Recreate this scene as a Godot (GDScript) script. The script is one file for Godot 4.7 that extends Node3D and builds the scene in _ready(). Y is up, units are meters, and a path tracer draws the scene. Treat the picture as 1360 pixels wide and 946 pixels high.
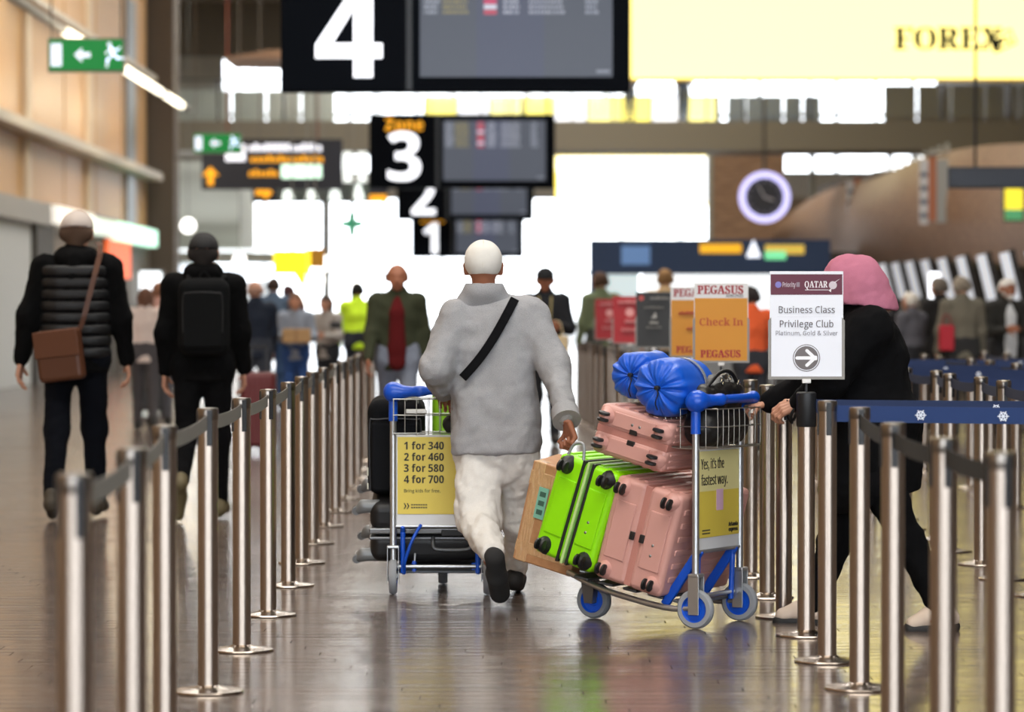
extends Node3D
# An airport check-in hall seen along a queue lane. Metres, y up; the lane runs towards -z, the camera stands at the origin 1.315 m up.

const FOCAL := 4300.0          # focal length in pixels of the 1360x946 frame
const EYE := 1.315
const NTH := ["", "first", "second", "third", "fourth", "fifth", "sixth", "seventh", "eighth", "ninth", "tenth", "eleventh", "twelfth", "thirteenth", "fourteenth", "fifteenth", "sixteenth", "seventeenth", "eighteenth", "nineteenth"]

var used := {}
var mats := {}
var shared := {}
var font_sans: SystemFont
var font_bold: SystemFont
var font_serif: SystemFont
var rng := RandomNumberGenerator.new()
var wrinkle := FastNoiseLite.new()

# ------------------------------------------------------------------ helpers: placing, naming
func sp(px: float, py: float, d: float) -> Vector3:   # a point d metres away from what was measured on the photograph
	return Vector3((px - 683.0) * d / FOCAL, EYE + (420.0 - py) * d / FOCAL, -d)

func numbered(called: String) -> String:
	var n: int = used.get(called, 0)
	used[called] = n + 1
	return called if n == 0 else "%s_%03d" % [called, n]

func meta(o: Node, label: String, category: String, group := "", kind := "") -> void:
	if label: o.set_meta("label", label)
	if category: o.set_meta("category", category)
	if group: o.set_meta("group", group)
	if kind: o.set_meta("kind", kind)

func thing(called: String, label: String, category: String, xf: Variant = Transform3D(), group := "") -> Node3D:
	var o := Node3D.new()
	o.name = numbered(called)
	add_child(o)
	if xf is Vector3: o.position = xf
	else: o.transform = xf
	meta(o, label, category, group)
	return o

func obj(called: String, mesh: Mesh, m: Material, parent: Node, xf := Transform3D()) -> MeshInstance3D:
	var o := MeshInstance3D.new()
	o.name = called if parent != self else numbered(called)
	o.mesh = mesh
	o.material_override = m
	o.transform = xf
	parent.add_child(o, true)
	return o

func struct(called: String, mesh: Mesh, m: Material, xf := Transform3D()) -> MeshInstance3D:
	var o := obj(called, mesh, m, self, xf)
	o.set_meta("kind", "structure")
	return o

func at(x: float, y: float, z: float) -> Transform3D:
	return Transform3D(Basis(), Vector3(x, y, z))

func turned(x: float, y: float, z: float, yaw: float) -> Transform3D:
	return Transform3D(Basis(Vector3.UP, yaw), Vector3(x, y, z))

# ------------------------------------------------------------------ helpers: materials
func mat(hex: String, rough := 0.6, metal := 0.0) -> StandardMaterial3D:
	var key := "%s %s %s" % [hex, rough, metal]
	if not mats.has(key):
		var m := StandardMaterial3D.new()
		m.albedo_color = Color(hex)
		m.roughness = rough
		m.metallic = metal
		mats[key] = m
	return mats[key]

func noise_tex(freq: float, lo: Color, hi: Color, size := 256, octaves := 4) -> NoiseTexture2D:
	var n := FastNoiseLite.new()
	n.seed = 7
	n.frequency = freq
	n.fractal_octaves = octaves
	var t := NoiseTexture2D.new()
	t.width = size
	t.height = size
	t.seamless = true
	t.noise = n
	var g := Gradient.new()
	g.set_color(0, lo)
	g.set_color(1, hi)
	t.color_ramp = g
	return t

func cloth(hex: String, fleck := 0.12, scale := 6.0, rough := 0.95) -> StandardMaterial3D:   # woven fabric: fine flecks of lighter and darker yarn
	var key := "cloth %s %s %s" % [hex, fleck, scale]
	if not mats.has(key):
		if not shared.has("fleck%s" % fleck):
			shared["fleck%s" % fleck] = noise_tex(0.09, Color(1 - fleck * 1.6, 1 - fleck * 1.6, 1 - fleck * 1.6), Color.WHITE, 256, 3)
		var m := StandardMaterial3D.new()
		m.albedo_color = Color(hex)
		m.albedo_texture = shared["fleck%s" % fleck]
		m.uv1_triplanar = true
		m.uv1_scale = Vector3.ONE * scale
		m.roughness = rough
		m.metallic_specular = 0.25
		m.heightmap_enabled = true
		m.heightmap_texture = shared["fleck%s" % fleck]
		m.heightmap_scale = 0.06
		mats[key] = m
	return mats[key]

func glow(hex: String, energy: float) -> StandardMaterial3D:
	var key := "glow %s %s" % [hex, energy]
	if not mats.has(key):
		var m := StandardMaterial3D.new()
		m.albedo_color = Color(hex)
		m.roughness = 0.5
		m.emission_enabled = true
		m.emission = Color(hex)
		m.emission_energy_multiplier = energy
		mats[key] = m
	return mats[key]

# ------------------------------------------------------------------ helpers: shapes
class Shape:
	var v := PackedVector3Array()
	var n := PackedVector3Array()
	var uv := PackedVector2Array()
	var col := PackedColorArray()
	var ix := PackedInt32Array()
	var tint := Color.WHITE
	var tinted := false

	func vert(p: Vector3, nn: Vector3, t := Vector2.ZERO) -> int:
		v.append(p); n.append(nn); uv.append(t)
		if tinted: col.append(tint)
		return v.size() - 1

	func face(a: int, b: int, c: int) -> void:       # wound so that it faces along its vertex normals
		if (v[b] - v[a]).cross(v[c] - v[a]).dot(n[a] + n[b] + n[c]) > 0.0:
			ix.append(a); ix.append(c); ix.append(b)
		else:
			ix.append(a); ix.append(b); ix.append(c)

	func quad(a: Vector3, b: Vector3, c: Vector3, d: Vector3, nn: Vector3) -> void:
		var i := vert(a, nn, Vector2(0, 1)); vert(b, nn, Vector2(1, 1)); vert(c, nn, Vector2(1, 0)); vert(d, nn, Vector2(0, 0))
		face(i, i + 1, i + 2); face(i, i + 2, i + 3)

	func box(size: Vector3, bevel := 0.0, xf := Transform3D(), fine := false) -> void:
		var h := size * 0.5
		var r := minf(bevel, minf(h.x, minf(h.y, h.z)) * 0.98)
		var al := [-1.0, 0.0, 0.0, 1.0] if not fine else [-1.0, -0.414, 0.0, 0.0, 0.414, 1.0]
		if r <= 0.0: al = [-1.0, 1.0]
		var m := al.size()
		for ax in 3:
			var u := (ax + 1) % 3
			var w := (ax + 2) % 3
			for s in [-1.0, 1.0]:
				var i0 := v.size()
				for i in m:
					for j in m:
						var core := Vector3.ZERO
						var off := Vector3.ZERO
						core[ax] = s * (h[ax] - r)
						core[u] = (-1.0 if i < m / 2 else 1.0) * (h[u] - r)
						core[w] = (-1.0 if j < m / 2 else 1.0) * (h[w] - r)
						off[ax] = s; off[u] = al[i] if r > 0.0 else 0.0; off[w] = al[j] if r > 0.0 else 0.0
						off = off.normalized()
						vert(xf * (core + off * r), (xf.basis * off).normalized(), Vector2(float(i) / (m - 1), 1.0 - float(j) / (m - 1)))
				for i in m - 1:
					for j in m - 1:
						var a := i0 + i * m + j
						face(a, a + m, a + m + 1); face(a, a + m + 1, a + 1)

	func lathe(prof: Array, seg := 24, xf := Transform3D()) -> void:   # prof: Vector2(radius, height), sharp at corners over 40 degrees
		var m := prof.size()
		for k in m - 1:
			var a: Vector2 = prof[k]
			var b: Vector2 = prof[k + 1]
			if a.distance_to(b) < 1e-6: continue
			var here := Vector2(b.y - a.y, a.x - b.x).normalized()
			var na := here
			var nb := here
			if k > 0:
				var q := Vector2(a.y - prof[k - 1].y, prof[k - 1].x - a.x).normalized()
				if q.dot(here) > 0.76: na = (q + here).normalized()
			if k < m - 2:
				var q2 := Vector2(prof[k + 2].y - b.y, b.x - prof[k + 2].x).normalized()
				if q2.dot(here) > 0.76: nb = (q2 + here).normalized()
			var i0 := v.size()
			for s in seg + 1:
				var t := TAU * s / seg
				var c := Vector3(cos(t), 0, sin(t))
				vert(xf * (c * a.x + Vector3.UP * a.y), (xf.basis * (c * na.x + Vector3.UP * na.y)).normalized(), Vector2(float(s) / seg, 1.0 - float(k) / m))
				vert(xf * (c * b.x + Vector3.UP * b.y), (xf.basis * (c * nb.x + Vector3.UP * nb.y)).normalized(), Vector2(float(s) / seg, 1.0 - float(k + 1) / m))
			for s in seg:
				var i := i0 + s * 2
				if a.x > 1e-6: face(i, i + 1, i + 2)
				if b.x > 1e-6: face(i + 1, i + 3, i + 2)

	func tube(pts: Array, r: float, seg := 8, r2 := -1.0) -> void:
		var cnt := pts.size()
		var up := Vector3.UP
		var t0: Vector3 = (pts[1] - pts[0]).normalized()
		if absf(t0.dot(up)) > 0.9: up = Vector3.RIGHT
		var side := t0.cross(up).normalized()
		var i0 := v.size()
		for k in cnt:
			var t: Vector3 = (pts[mini(k + 1, cnt - 1)] - pts[maxi(k - 1, 0)]).normalized()
			side = (side - t * side.dot(t)).normalized()
			var other := t.cross(side)
			var rr := r if r2 < 0.0 else lerpf(r, r2, float(k) / (cnt - 1))
			for s in seg + 1:
				var c := side * cos(TAU * s / seg) + other * sin(TAU * s / seg)
				vert(pts[k] + c * rr, c, Vector2(float(s) / seg, float(k) / cnt))
		for k in cnt - 1:
			for s in seg:
				var i := i0 + k * (seg + 1) + s
				face(i, i + 1, i + seg + 2); face(i, i + seg + 2, i + seg + 1)
		for e in [0, cnt - 1]:
			var nn: Vector3 = (pts[0] - pts[1]).normalized() if e == 0 else (pts[cnt - 1] - pts[cnt - 2]).normalized()
			var c0 := vert(pts[e], nn)
			for s in seg + 1: vert(v[i0 + e * (seg + 1) + s], nn)
			for s in seg: face(c0, c0 + 1 + s, c0 + 2 + s)

	func ribbon(pts: Array, across: Array, width: float, thick: float) -> void:   # a flat band; across[k]: its width direction
		var cnt := pts.size()
		for k in cnt - 1:
			var t: Vector3 = (pts[k + 1] - pts[k]).normalized()
			var c := []
			for e in 2:
				var w: Vector3 = across[k + e].normalized() * width * 0.5
				var o: Vector3 = t.cross(across[k + e]).normalized() * thick * 0.5
				c.append([pts[k + e] - w - o, pts[k + e] + w - o, pts[k + e] + w + o, pts[k + e] - w + o])
			for s in 4:
				var s2 := (s + 1) % 4
				var nn: Vector3 = ((c[0][s] + c[0][s2]) * 0.5 - pts[k]).normalized()
				quad(c[0][s], c[0][s2], c[1][s2], c[1][s], nn)
		
	func prism(poly: PackedVector2Array, depth: float, xf := Transform3D()) -> void:   # poly in x,y; depth along z, centred
		var tri := Geometry2D.triangulate_polygon(poly)
		for s in [-1.0, 1.0]:
			var i0 := v.size()
			for p in poly: vert(xf * Vector3(p.x, p.y, s * depth * 0.5), (xf.basis * Vector3(0, 0, s)).normalized(), Vector2(p.x, -p.y))
			for k in range(0, tri.size(), 3): face(i0 + tri[k], i0 + tri[k + 1], i0 + tri[k + 2])
		var ccw := not Geometry2D.is_polygon_clockwise(poly)
		for k in poly.size():
			var a := poly[k]
			var b := poly[(k + 1) % poly.size()]
			var e := (b - a).normalized()
			var nn := Vector3(e.y, -e.x, 0) if ccw else Vector3(-e.y, e.x, 0)
			quad(xf * Vector3(a.x, a.y, -depth * 0.5), xf * Vector3(b.x, b.y, -depth * 0.5), xf * Vector3(b.x, b.y, depth * 0.5), xf * Vector3(a.x, a.y, depth * 0.5), (xf.basis * nn).normalized())

	func ellipsoid(c: Vector3, r: Vector3, seg := 16, xf := Transform3D()) -> void:
		var rows := seg / 2
		var i0 := v.size()
		for i in rows + 1:
			for s in seg + 1:
				var d := Vector3(sin(PI * i / rows) * cos(TAU * s / seg), cos(PI * i / rows), sin(PI * i / rows) * sin(TAU * s / seg))
				vert(xf * (c + d * r), (xf.basis * (d / r)).normalized(), Vector2(float(s) / seg, float(i) / rows))
		for i in rows:
			for s in seg:
				var a := i0 + i * (seg + 1) + s
				if i > 0: face(a, a + 1, a + seg + 2)
				if i < rows - 1: face(a, a + seg + 2, a + seg + 1)

	func mesh() -> ArrayMesh:
		var arr := []
		arr.resize(Mesh.ARRAY_MAX)
		arr[Mesh.ARRAY_VERTEX] = v
		arr[Mesh.ARRAY_NORMAL] = n
		arr[Mesh.ARRAY_TEX_UV] = uv
		if tinted: arr[Mesh.ARRAY_COLOR] = col
		arr[Mesh.ARRAY_INDEX] = ix
		var m := ArrayMesh.new()
		m.add_surface_from_arrays(Mesh.PRIMITIVE_TRIANGLES, arr)
		return m

func box(x: float, y: float, z: float, bevel := 0.0, fine := false) -> ArrayMesh:
	var key := "box %s %s %s %s" % [x, y, z, bevel]
	if not shared.has(key):
		var s := Shape.new()
		s.box(Vector3(x, y, z), bevel, Transform3D(), fine)
		shared[key] = s.mesh()
	return shared[key]

func lathe(prof: Array, seg := 24) -> ArrayMesh:
	var s := Shape.new()
	s.lathe(prof, seg)
	return s.mesh()

func tube(pts: Array, r: float, seg := 8, r2 := -1.0) -> ArrayMesh:
	var s := Shape.new()
	s.tube(pts, r, seg, r2)
	return s.mesh()

func rod(a: Vector3, b: Vector3, r: float, seg := 10) -> ArrayMesh:
	return tube([a, b], r, seg)

func prism(poly: PackedVector2Array, depth: float) -> ArrayMesh:
	var s := Shape.new()
	s.prism(poly, depth)
	return s.mesh()

func curve(ctrl: Array, steps := 5) -> Array:     # a smooth line through the points
	var out := []
	for k in ctrl.size() - 1:
		var p0: Vector3 = ctrl[maxi(k - 1, 0)]
		var p3: Vector3 = ctrl[mini(k + 2, ctrl.size() - 1)]
		for s in steps: out.append((ctrl[k] as Vector3).cubic_interpolate(ctrl[k + 1], p0, p3, float(s) / steps))
	out.append(ctrl[ctrl.size() - 1])
	return out

func disc(r: float, seg := 28) -> PackedVector2Array:
	var p := PackedVector2Array()
	for k in seg: p.append(Vector2(cos(TAU * k / seg), sin(TAU * k / seg)) * r)
	return p

func text(parent: Node, words: String, em: float, x: float, y: float, z: float, m: Material, font: Font, left := true, slant := 0.0, called := "lettering") -> MeshInstance3D:
	var key := "text %s %s %s" % [words, em, left] + str(font.get_instance_id())
	if not shared.has(key):
		var t := TextMesh.new()
		t.font = font
		t.text = words
		t.font_size = 40
		t.pixel_size = em / 40.0
		t.depth = 0.0016 if em < 0.3 else 0.01
		t.curve_step = 1.0
		t.horizontal_alignment = HORIZONTAL_ALIGNMENT_LEFT if left else HORIZONTAL_ALIGNMENT_CENTER
		shared[key] = t
	var b := Basis()
	b.y = Vector3(slant, 1, 0)
	return obj(called, shared[key], m, parent, Transform3D(b, Vector3(x, y, z)))

# ------------------------------------------------------------------ helpers: bodies and soft things from joined tapered capsules
# a bone: [from, to, radius, radius, flatness along z]
func bone(a: Vector3, b: Vector3, ra: float, rb: float, flat := 1.0) -> Array:
	return [a, b, ra, rb, flat]

func field_at(bones: Array, p: Vector3, k: float) -> float:
	var f := 1e3
	for bn in bones:
		var s := Vector3(1, 1, 1.0 / bn[4])
		var ab: Vector3 = (bn[1] - bn[0]) * s
		var ap: Vector3 = (p - bn[0]) * s
		var t := clampf(ap.dot(ab) / maxf(ab.length_squared(), 1e-9), 0, 1)
		var d: float = (ap - ab * t).length() - lerpf(bn[2], bn[3], t)
		var h := k - absf(f - d)
		f = minf(f, d) - (h * h * 0.25 / k if h > 0.0 else 0.0)
	return f

func blob(bones: Array, cell: float, k := 0.03, cuts := [], wr := 0.0, wf := 7.0) -> ArrayMesh:
	var s := Shape.new()
	blob_into(s, bones, cell, k, cuts, wr, wf)
	return s.mesh()

func blob_into(out: Shape, bones: Array, cell: float, k := 0.03, cuts := [], wr := 0.0, wf := 7.0) -> void:
	var lo := Vector3.ONE * 1e9
	var hi := -lo
	for bn in bones:
		var r: float = maxf(bn[2], bn[3])
		var rv := Vector3(r, r, r * bn[4])
		lo = lo.min(bn[0] - rv).min(bn[1] - rv)
		hi = hi.max(bn[0] + rv).max(bn[1] + rv)
	lo -= Vector3.ONE * cell * 2.5
	hi += Vector3.ONE * cell * 2.5
	var nx := int((hi.x - lo.x) / cell) + 2
	var ny := int((hi.y - lo.y) / cell) + 2
	var nz := int((hi.z - lo.z) / cell) + 2
	var f := PackedFloat32Array()
	f.resize(nx * ny * nz)
	f.fill(1e3)
	var syz := ny * nz
	for bn in bones:
		var a: Vector3 = bn[0]
		var b: Vector3 = bn[1]
		var ra: float = bn[2]
		var rb: float = bn[3]
		var flat: float = bn[4]
		var sc := Vector3(1, 1, 1.0 / flat)
		var ab := (b - a) * sc
		var inv := 1.0 / maxf(ab.length_squared(), 1e-9)
		var pad := maxf(ra, rb) + k + cell * 2.0
		var pv := Vector3(pad, pad, pad * maxf(flat, 0.6))
		var l := ((a.min(b) - pv - lo) / cell).floor()
		var h := ((a.max(b) + pv - lo) / cell).ceil()
		for ix in range(maxi(int(l.x), 0), mini(int(h.x), nx - 1) + 1):
			for iy in range(maxi(int(l.y), 0), mini(int(h.y), ny - 1) + 1):
				var row := ix * syz + iy * nz
				for iz in range(maxi(int(l.z), 0), mini(int(h.z), nz - 1) + 1):
					var ap := (lo + Vector3(ix, iy, iz) * cell - a) * sc
					var t := clampf(ap.dot(ab) * inv, 0.0, 1.0)
					var d := (ap - ab * t).length() - (ra + (rb - ra) * t)
					var e := f[row + iz]
					var g := k - absf(e - d)
					f[row + iz] = minf(e, d) - (g * g * 0.25 / k if g > 0.0 else 0.0)
	for c in cuts:      # [normal, distance]: keeps what lies below
		var nn: Vector3 = c[0]
		for ix in nx:
			for iy in ny:
				for iz in nz:
					var i := ix * syz + iy * nz + iz
					if f[i] < 0.1:
						f[i] = maxf(f[i], nn.dot(lo + Vector3(ix, iy, iz) * cell) - c[1])
	var id := PackedInt32Array()
	id.resize(nx * ny * nz)
	id.fill(-1)
	var first := out.v.size()
	var far := cell * 5.0
	var corner := PackedInt32Array([0, 1, nz, nz + 1, syz, syz + 1, syz + nz, syz + nz + 1])
	var edges := PackedInt32Array([0, 1, 2, 3, 4, 5, 6, 7, 0, 2, 1, 3, 4, 6, 5, 7, 0, 4, 1, 5, 2, 6, 3, 7])
	for ix in nx - 1:
		for iy in ny - 1:
			var row := ix * syz + iy * nz
			for iz in nz - 1:
				var i := row + iz
				if absf(f[i]) > far: continue
				var inside := 0
				for c in 8:
					if f[i + corner[c]] < 0.0: inside += 1
				if inside == 0 or inside == 8: continue
				var sum := Vector3.ZERO
				var cnt := 0
				for e in range(0, 24, 2):
					var ca := edges[e]
					var cb := edges[e + 1]
					var fa := f[i + corner[ca]]
					var fb := f[i + corner[cb]]
					if (fa < 0.0) != (fb < 0.0):
						var t := fa / (fa - fb)
						sum += Vector3(ca >> 2, (ca >> 1) & 1, ca & 1).lerp(Vector3(cb >> 2, (cb >> 1) & 1, cb & 1), t)
						cnt += 1
				id[i] = out.v.size()
				out.v.append(lo + (Vector3(ix, iy, iz) + sum / cnt) * cell)
				out.n.append(Vector3.ZERO)
				out.uv.append(Vector2.ZERO)
				if out.tinted: out.col.append(out.tint)
	var steps := [syz, nz, 1]
	for ix in range(1, nx - 1):
		for iy in range(1, ny - 1):
			var row := ix * syz + iy * nz
			for iz in range(1, nz - 1):
				var i := row + iz
				if id[i] < 0: continue
				var f0 := f[i]
				for ax in 3:
					var f1 := f[i + steps[ax]]
					if (f0 < 0.0) == (f1 < 0.0): continue
					var su: int = steps[(ax + 1) % 3]
					var sw: int = steps[(ax + 2) % 3]
					var q0 := id[i]
					var q1 := id[i - su]
					var q2 := id[i - su - sw]
					var q3 := id[i - sw]
					if q1 < 0 or q2 < 0 or q3 < 0: continue
					if f0 < 0.0:      # outward along +axis
						out.ix.append_array(PackedInt32Array([q0, q2, q1, q0, q3, q2]))
					else:
						out.ix.append_array(PackedInt32Array([q0, q1, q2, q0, q2, q3]))
					var fn := (out.v[q2] - out.v[q0]).cross(out.v[q3] - out.v[q1])
					if (fn[ax] > 0.0) != (f0 < 0.0): fn = -fn
					out.n[q0] += fn; out.n[q1] += fn; out.n[q2] += fn; out.n[q3] += fn
	for i in range(first, out.v.size()):
		out.n[i] = out.n[i].normalized()
	if wr > 0.0:
		for i in range(first, out.v.size()):
			var p := out.v[i] * wf
			out.v[i] += out.n[i] * (wr * (wrinkle.get_noise_3d(p.x * 100, p.y * 55, p.z * 100) + 0.5 * wrinkle.get_noise_3d(p.x * 190 + 50, p.y * 230, p.z * 190)))
		var acc := PackedVector3Array()
		acc.resize(out.v.size())
		for t in range(0, out.ix.size(), 3):
			if out.ix[t] < first: continue
			var a := out.ix[t]
			var b := out.ix[t + 1]
			var c := out.ix[t + 2]
			var fn := (out.v[c] - out.v[a]).cross(out.v[b] - out.v[a])
			acc[a] += fn; acc[b] += fn; acc[c] += fn
		for i in range(first, out.v.size()):
			out.n[i] = acc[i].normalized() if acc[i].length_squared() > 0.0 else out.n[i]

# ------------------------------------------------------------------ people
func stance(h: float, o := {}) -> Dictionary:      # joints of a figure facing -z; angles in degrees, forward positive
	var s := h / 1.75
	var j := {"s": s}
	var lean: float = deg_to_rad(o.get("lean", 2.0))
	var up := Vector3(0, cos(lean), -sin(lean))
	var hip := Vector3(0, 0.93 * s, 0)
	j.waist = hip + up * 0.12 * s
	j.chest = hip + up * 0.38 * s
	j.neck = hip + up * 0.56 * s
	j.head = hip + up * 0.70 * s + Vector3(0, 0, -0.02 * s)
	j.look = Basis(Vector3.UP, deg_to_rad(o.get("look", 0.0))) * Basis(Vector3.RIGHT, deg_to_rad(o.get("nod", 0.0)))
	for side in ["L", "R"]:
		var x := -1.0 if side == "L" else 1.0
		var sh: Vector3 = hip + up * 0.50 * s + Vector3(x * 0.185 * s, 0, 0)
		var arm: Array = o.get("arm" + side, [4.0, 9.0, 12.0])      # forward, outward, elbow
		var a := deg_to_rad(arm[0])
		var out := deg_to_rad(arm[1])
		var d1 := Vector3(x * sin(out), -cos(out) * cos(a), -cos(out) * sin(a))
		var el := sh + d1 * 0.29 * s
		var e := a + deg_to_rad(arm[2])
		var inn := deg_to_rad(arm[3] if arm.size() > 3 else arm[1] * 0.5)
		var d2 := Vector3(x * sin(inn), -cos(inn) * cos(e), -cos(inn) * sin(e))
		j["sh" + side] = sh
		j["el" + side] = el
		j["wr" + side] = el + d2 * 0.255 * s
		var leg: Array = o.get("leg" + side, [0.0, 2.0])           # forward, knee
		var t := deg_to_rad(leg[0])
		var kn := t - deg_to_rad(leg[1])
		var hp := hip + Vector3(x * 0.09 * s, 0, 0)
		j["hip" + side] = hp
		j["kn" + side] = hp + Vector3(x * 0.012, -cos(t), -sin(t)) * 0.43 * s
		j["an" + side] = j["kn" + side] + Vector3(0, -cos(kn), -sin(kn)) * 0.42 * s
		var fp := deg_to_rad(leg[2] if leg.size() > 2 else 0.0)     # foot pitch, toe down positive
		j["toe" + side] = j["an" + side] + Vector3(x * 0.02, -sin(fp) * 0.17 - 0.035, -cos(fp) * 0.17) * s
		j["heel" + side] = j["an" + side] + Vector3(0, -0.035 * cos(fp), 0.045) * s
	var low: float = minf(minf(j.toeL.y, j.toeR.y), minf(j.heelL.y, j.heelR.y)) - 0.045 * s
	for key in j.keys():
		if j[key] is Vector3: j[key].y -= low
	return j

func hand_bones(wrist: Vector3, dir: Vector3, palm: Vector3, thumb: Vector3, curl: float, s := 1.0) -> Array:
	var b := []
	dir = dir.normalized()
	palm = (palm - dir * palm.dot(dir)).normalized()
	var across := (thumb - dir * thumb.dot(dir) - palm * thumb.dot(palm)).normalized()
	var lens := [0.92, 1.0, 0.94, 0.74]
	for i in 4:
		var off := (0.031 - 0.0215 * i) * s
		var kn := wrist + dir * (0.088 - absf(i - 1.0) * 0.004) * s + across * off
		b.append(bone(wrist + dir * 0.012 * s + across * off * 0.62, kn, 0.0145 * s, 0.0115 * s))
		var p := kn
		var d := dir
		var seg := [0.043, 0.028, 0.022]
		for q in 3:
			d = d.rotated(dir.cross(palm).normalized(), deg_to_rad(curl * (0.55 if q == 0 else 1.0) + i * 3.0))
			var e: Vector3 = p + d * seg[q] * lens[i] * s
			b.append(bone(p, e, (0.0095 - 0.0008 * q) * s, (0.0088 - 0.0008 * q) * s))
			p = e
	var th := wrist + dir * 0.03 * s + across * 0.026 * s
	var td := (dir * 0.72 + across * 0.62 + palm * 0.25).normalized()
	var t1 := th + td * 0.042 * s
	b.append(bone(wrist + dir * 0.012 * s + across * 0.012 * s, th, 0.014 * s, 0.0135 * s))
	b.append(bone(th, t1, 0.0125 * s, 0.0105 * s))
	b.append(bone(t1, t1 + (td + palm * curl / 90.0).normalized() * 0.033 * s, 0.0105 * s, 0.009 * s))
	return b

func head_bones(j: Dictionary) -> Array:
	var s: float = j.s
	var q: Basis = j.look
	var c: Vector3 = j.head
	var b := []
	for r in [
		[Vector3(0, 0.02, 0.018), Vector3(0, 0.035, -0.015), 0.083, 0.084], [Vector3(0, -0.01, -0.025), Vector3(0, -0.055, -0.04), 0.066, 0.052],
		[Vector3(0, -0.078, -0.052), Vector3(0, -0.086, -0.062), 0.03, 0.024], [Vector3(0, 0.012, -0.088), Vector3(0, -0.026, -0.108), 0.009, 0.015],
		[Vector3(-0.032, 0.03, -0.083), Vector3(0.032, 0.03, -0.083), 0.015, 0.015], [Vector3(-0.012, -0.052, -0.088), Vector3(0.012, -0.052, -0.088), 0.011, 0.011],
		[Vector3(-0.082, 0.012, 0.012), Vector3(-0.084, -0.026, 0.004), 0.019, 0.012], [Vector3(0.082, 0.012, 0.012), Vector3(0.084, -0.026, 0.004), 0.019, 0.012],
		[Vector3(-0.04, -0.02, -0.062), Vector3(-0.03, -0.05, -0.06), 0.028, 0.024], [Vector3(0.04, -0.02, -0.062), Vector3(0.03, -0.05, -0.06), 0.028, 0.024]]:
		b.append(bone(c + q * r[0] * s, c + q * r[1] * s, r[2] * s, r[3] * s))
	b.append(bone(c + q * Vector3(0, -0.05, 0.015) * s, j.neck + Vector3(0, -0.02, 0), 0.056 * s, 0.062 * s))
	return b

func body_bones(j: Dictionary) -> Array:
	var s: float = j.s
	var b := [
		bone(j.shL, j.shR, 0.05 * s, 0.05 * s), bone(j.neck, j.chest, 0.06 * s, 0.12 * s, 0.75), bone(j.chest, j.waist, 0.13 * s, 0.125 * s, 0.7),
		bone(j.waist, (j.hipL + j.hipR) * 0.5, 0.115 * s, 0.115 * s, 0.7), bone(j.neck, j.head, 0.05 * s, 0.05 * s)]
	for x in ["L", "R"]:
		b.append(bone(j["sh" + x], j["el" + x], 0.046 * s, 0.038 * s))
		b.append(bone(j["el" + x], j["wr" + x], 0.038 * s, 0.026 * s))
		b.append(bone(j["hip" + x], j["kn" + x], 0.07 * s, 0.05 * s))
		b.append(bone(j["kn" + x], j["an" + x], 0.05 * s, 0.036 * s))
		b.append(bone(j["an" + x], j["toe" + x], 0.032 * s, 0.024 * s))
	return b

func coat_bones(j: Dictionary, o: Dictionary) -> Array:
	var s: float = j.s
	var w: float = o.get("bulk", 1.0)
	var hips: Vector3 = (j.hipL + j.hipR) * 0.5
	var b := [
		bone(j.shL * 0.9 + j.neck * 0.1, j.shR * 0.9 + j.neck * 0.1, 0.066 * s * w, 0.066 * s * w), bone(j.neck + Vector3(0, -0.03, 0) * s, j.chest, 0.075 * s, 0.15 * s * w, 0.8),
		bone(j.chest, j.waist, 0.165 * s * w, 0.158 * s * w, 0.68), bone(j.waist, hips + Vector3(0, -0.06 - o.get("long", 0.0), 0) * s, 0.158 * s * w, 0.168 * s * w, 0.74)]
	if o.get("collar", true):
		b.append(bone(j.neck + Vector3(0, 0.01, 0.012) * s, j.neck + Vector3(0, 0.035, 0.008) * s, 0.07 * s, 0.066 * s))
	for x in ["L", "R"]:
		b.append(bone(j["sh" + x], j["el" + x], 0.068 * s * w, 0.055 * s * w))
		b.append(bone(j["el" + x], j["wr" + x].lerp(j["el" + x], 0.06), 0.055 * s * w, 0.043 * s * w))
	return b

func leg_bones(j: Dictionary, o: Dictionary) -> Array:
	var s: float = j.s
	var w: float = o.get("baggy", 1.0)
	var b := [bone(j.hipL + Vector3(0, 0.1, 0) * s, j.hipR + Vector3(0, 0.1, 0) * s, 0.1 * s, 0.1 * s, 0.95), bone(j.hipL, j.hipR, 0.112 * s, 0.112 * s), bone((j.hipL + j.hipR) * 0.5 + Vector3(0, 0.1, 0) * s, (j.hipL + j.hipR) * 0.5 + Vector3(0, -0.06, 0) * s, 0.13 * s, 0.085 * s)]
	for x in ["L", "R"]:
		b.append(bone(j["hip" + x], j["kn" + x], 0.092 * s * w, 0.07 * s * w))
		b.append(bone(j["kn" + x], j["an" + x].lerp(j["kn" + x], 0.05), 0.068 * s * w, 0.054 * s * w))
	return b

func shoe_bones(j: Dictionary, x: String) -> Array:
	var s: float = j.s
	var a: Vector3 = j["an" + x]
	var toe: Vector3 = j["toe" + x]
	var heel: Vector3 = j["heel" + x]
	return [bone(heel, a.lerp(toe, 0.45) , 0.04 * s, 0.044 * s), bone(a.lerp(toe, 0.4), toe, 0.046 * s, 0.036 * s), bone(a + Vector3(0, 0.02, 0.01) * s, heel, 0.045 * s, 0.042 * s)]

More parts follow.
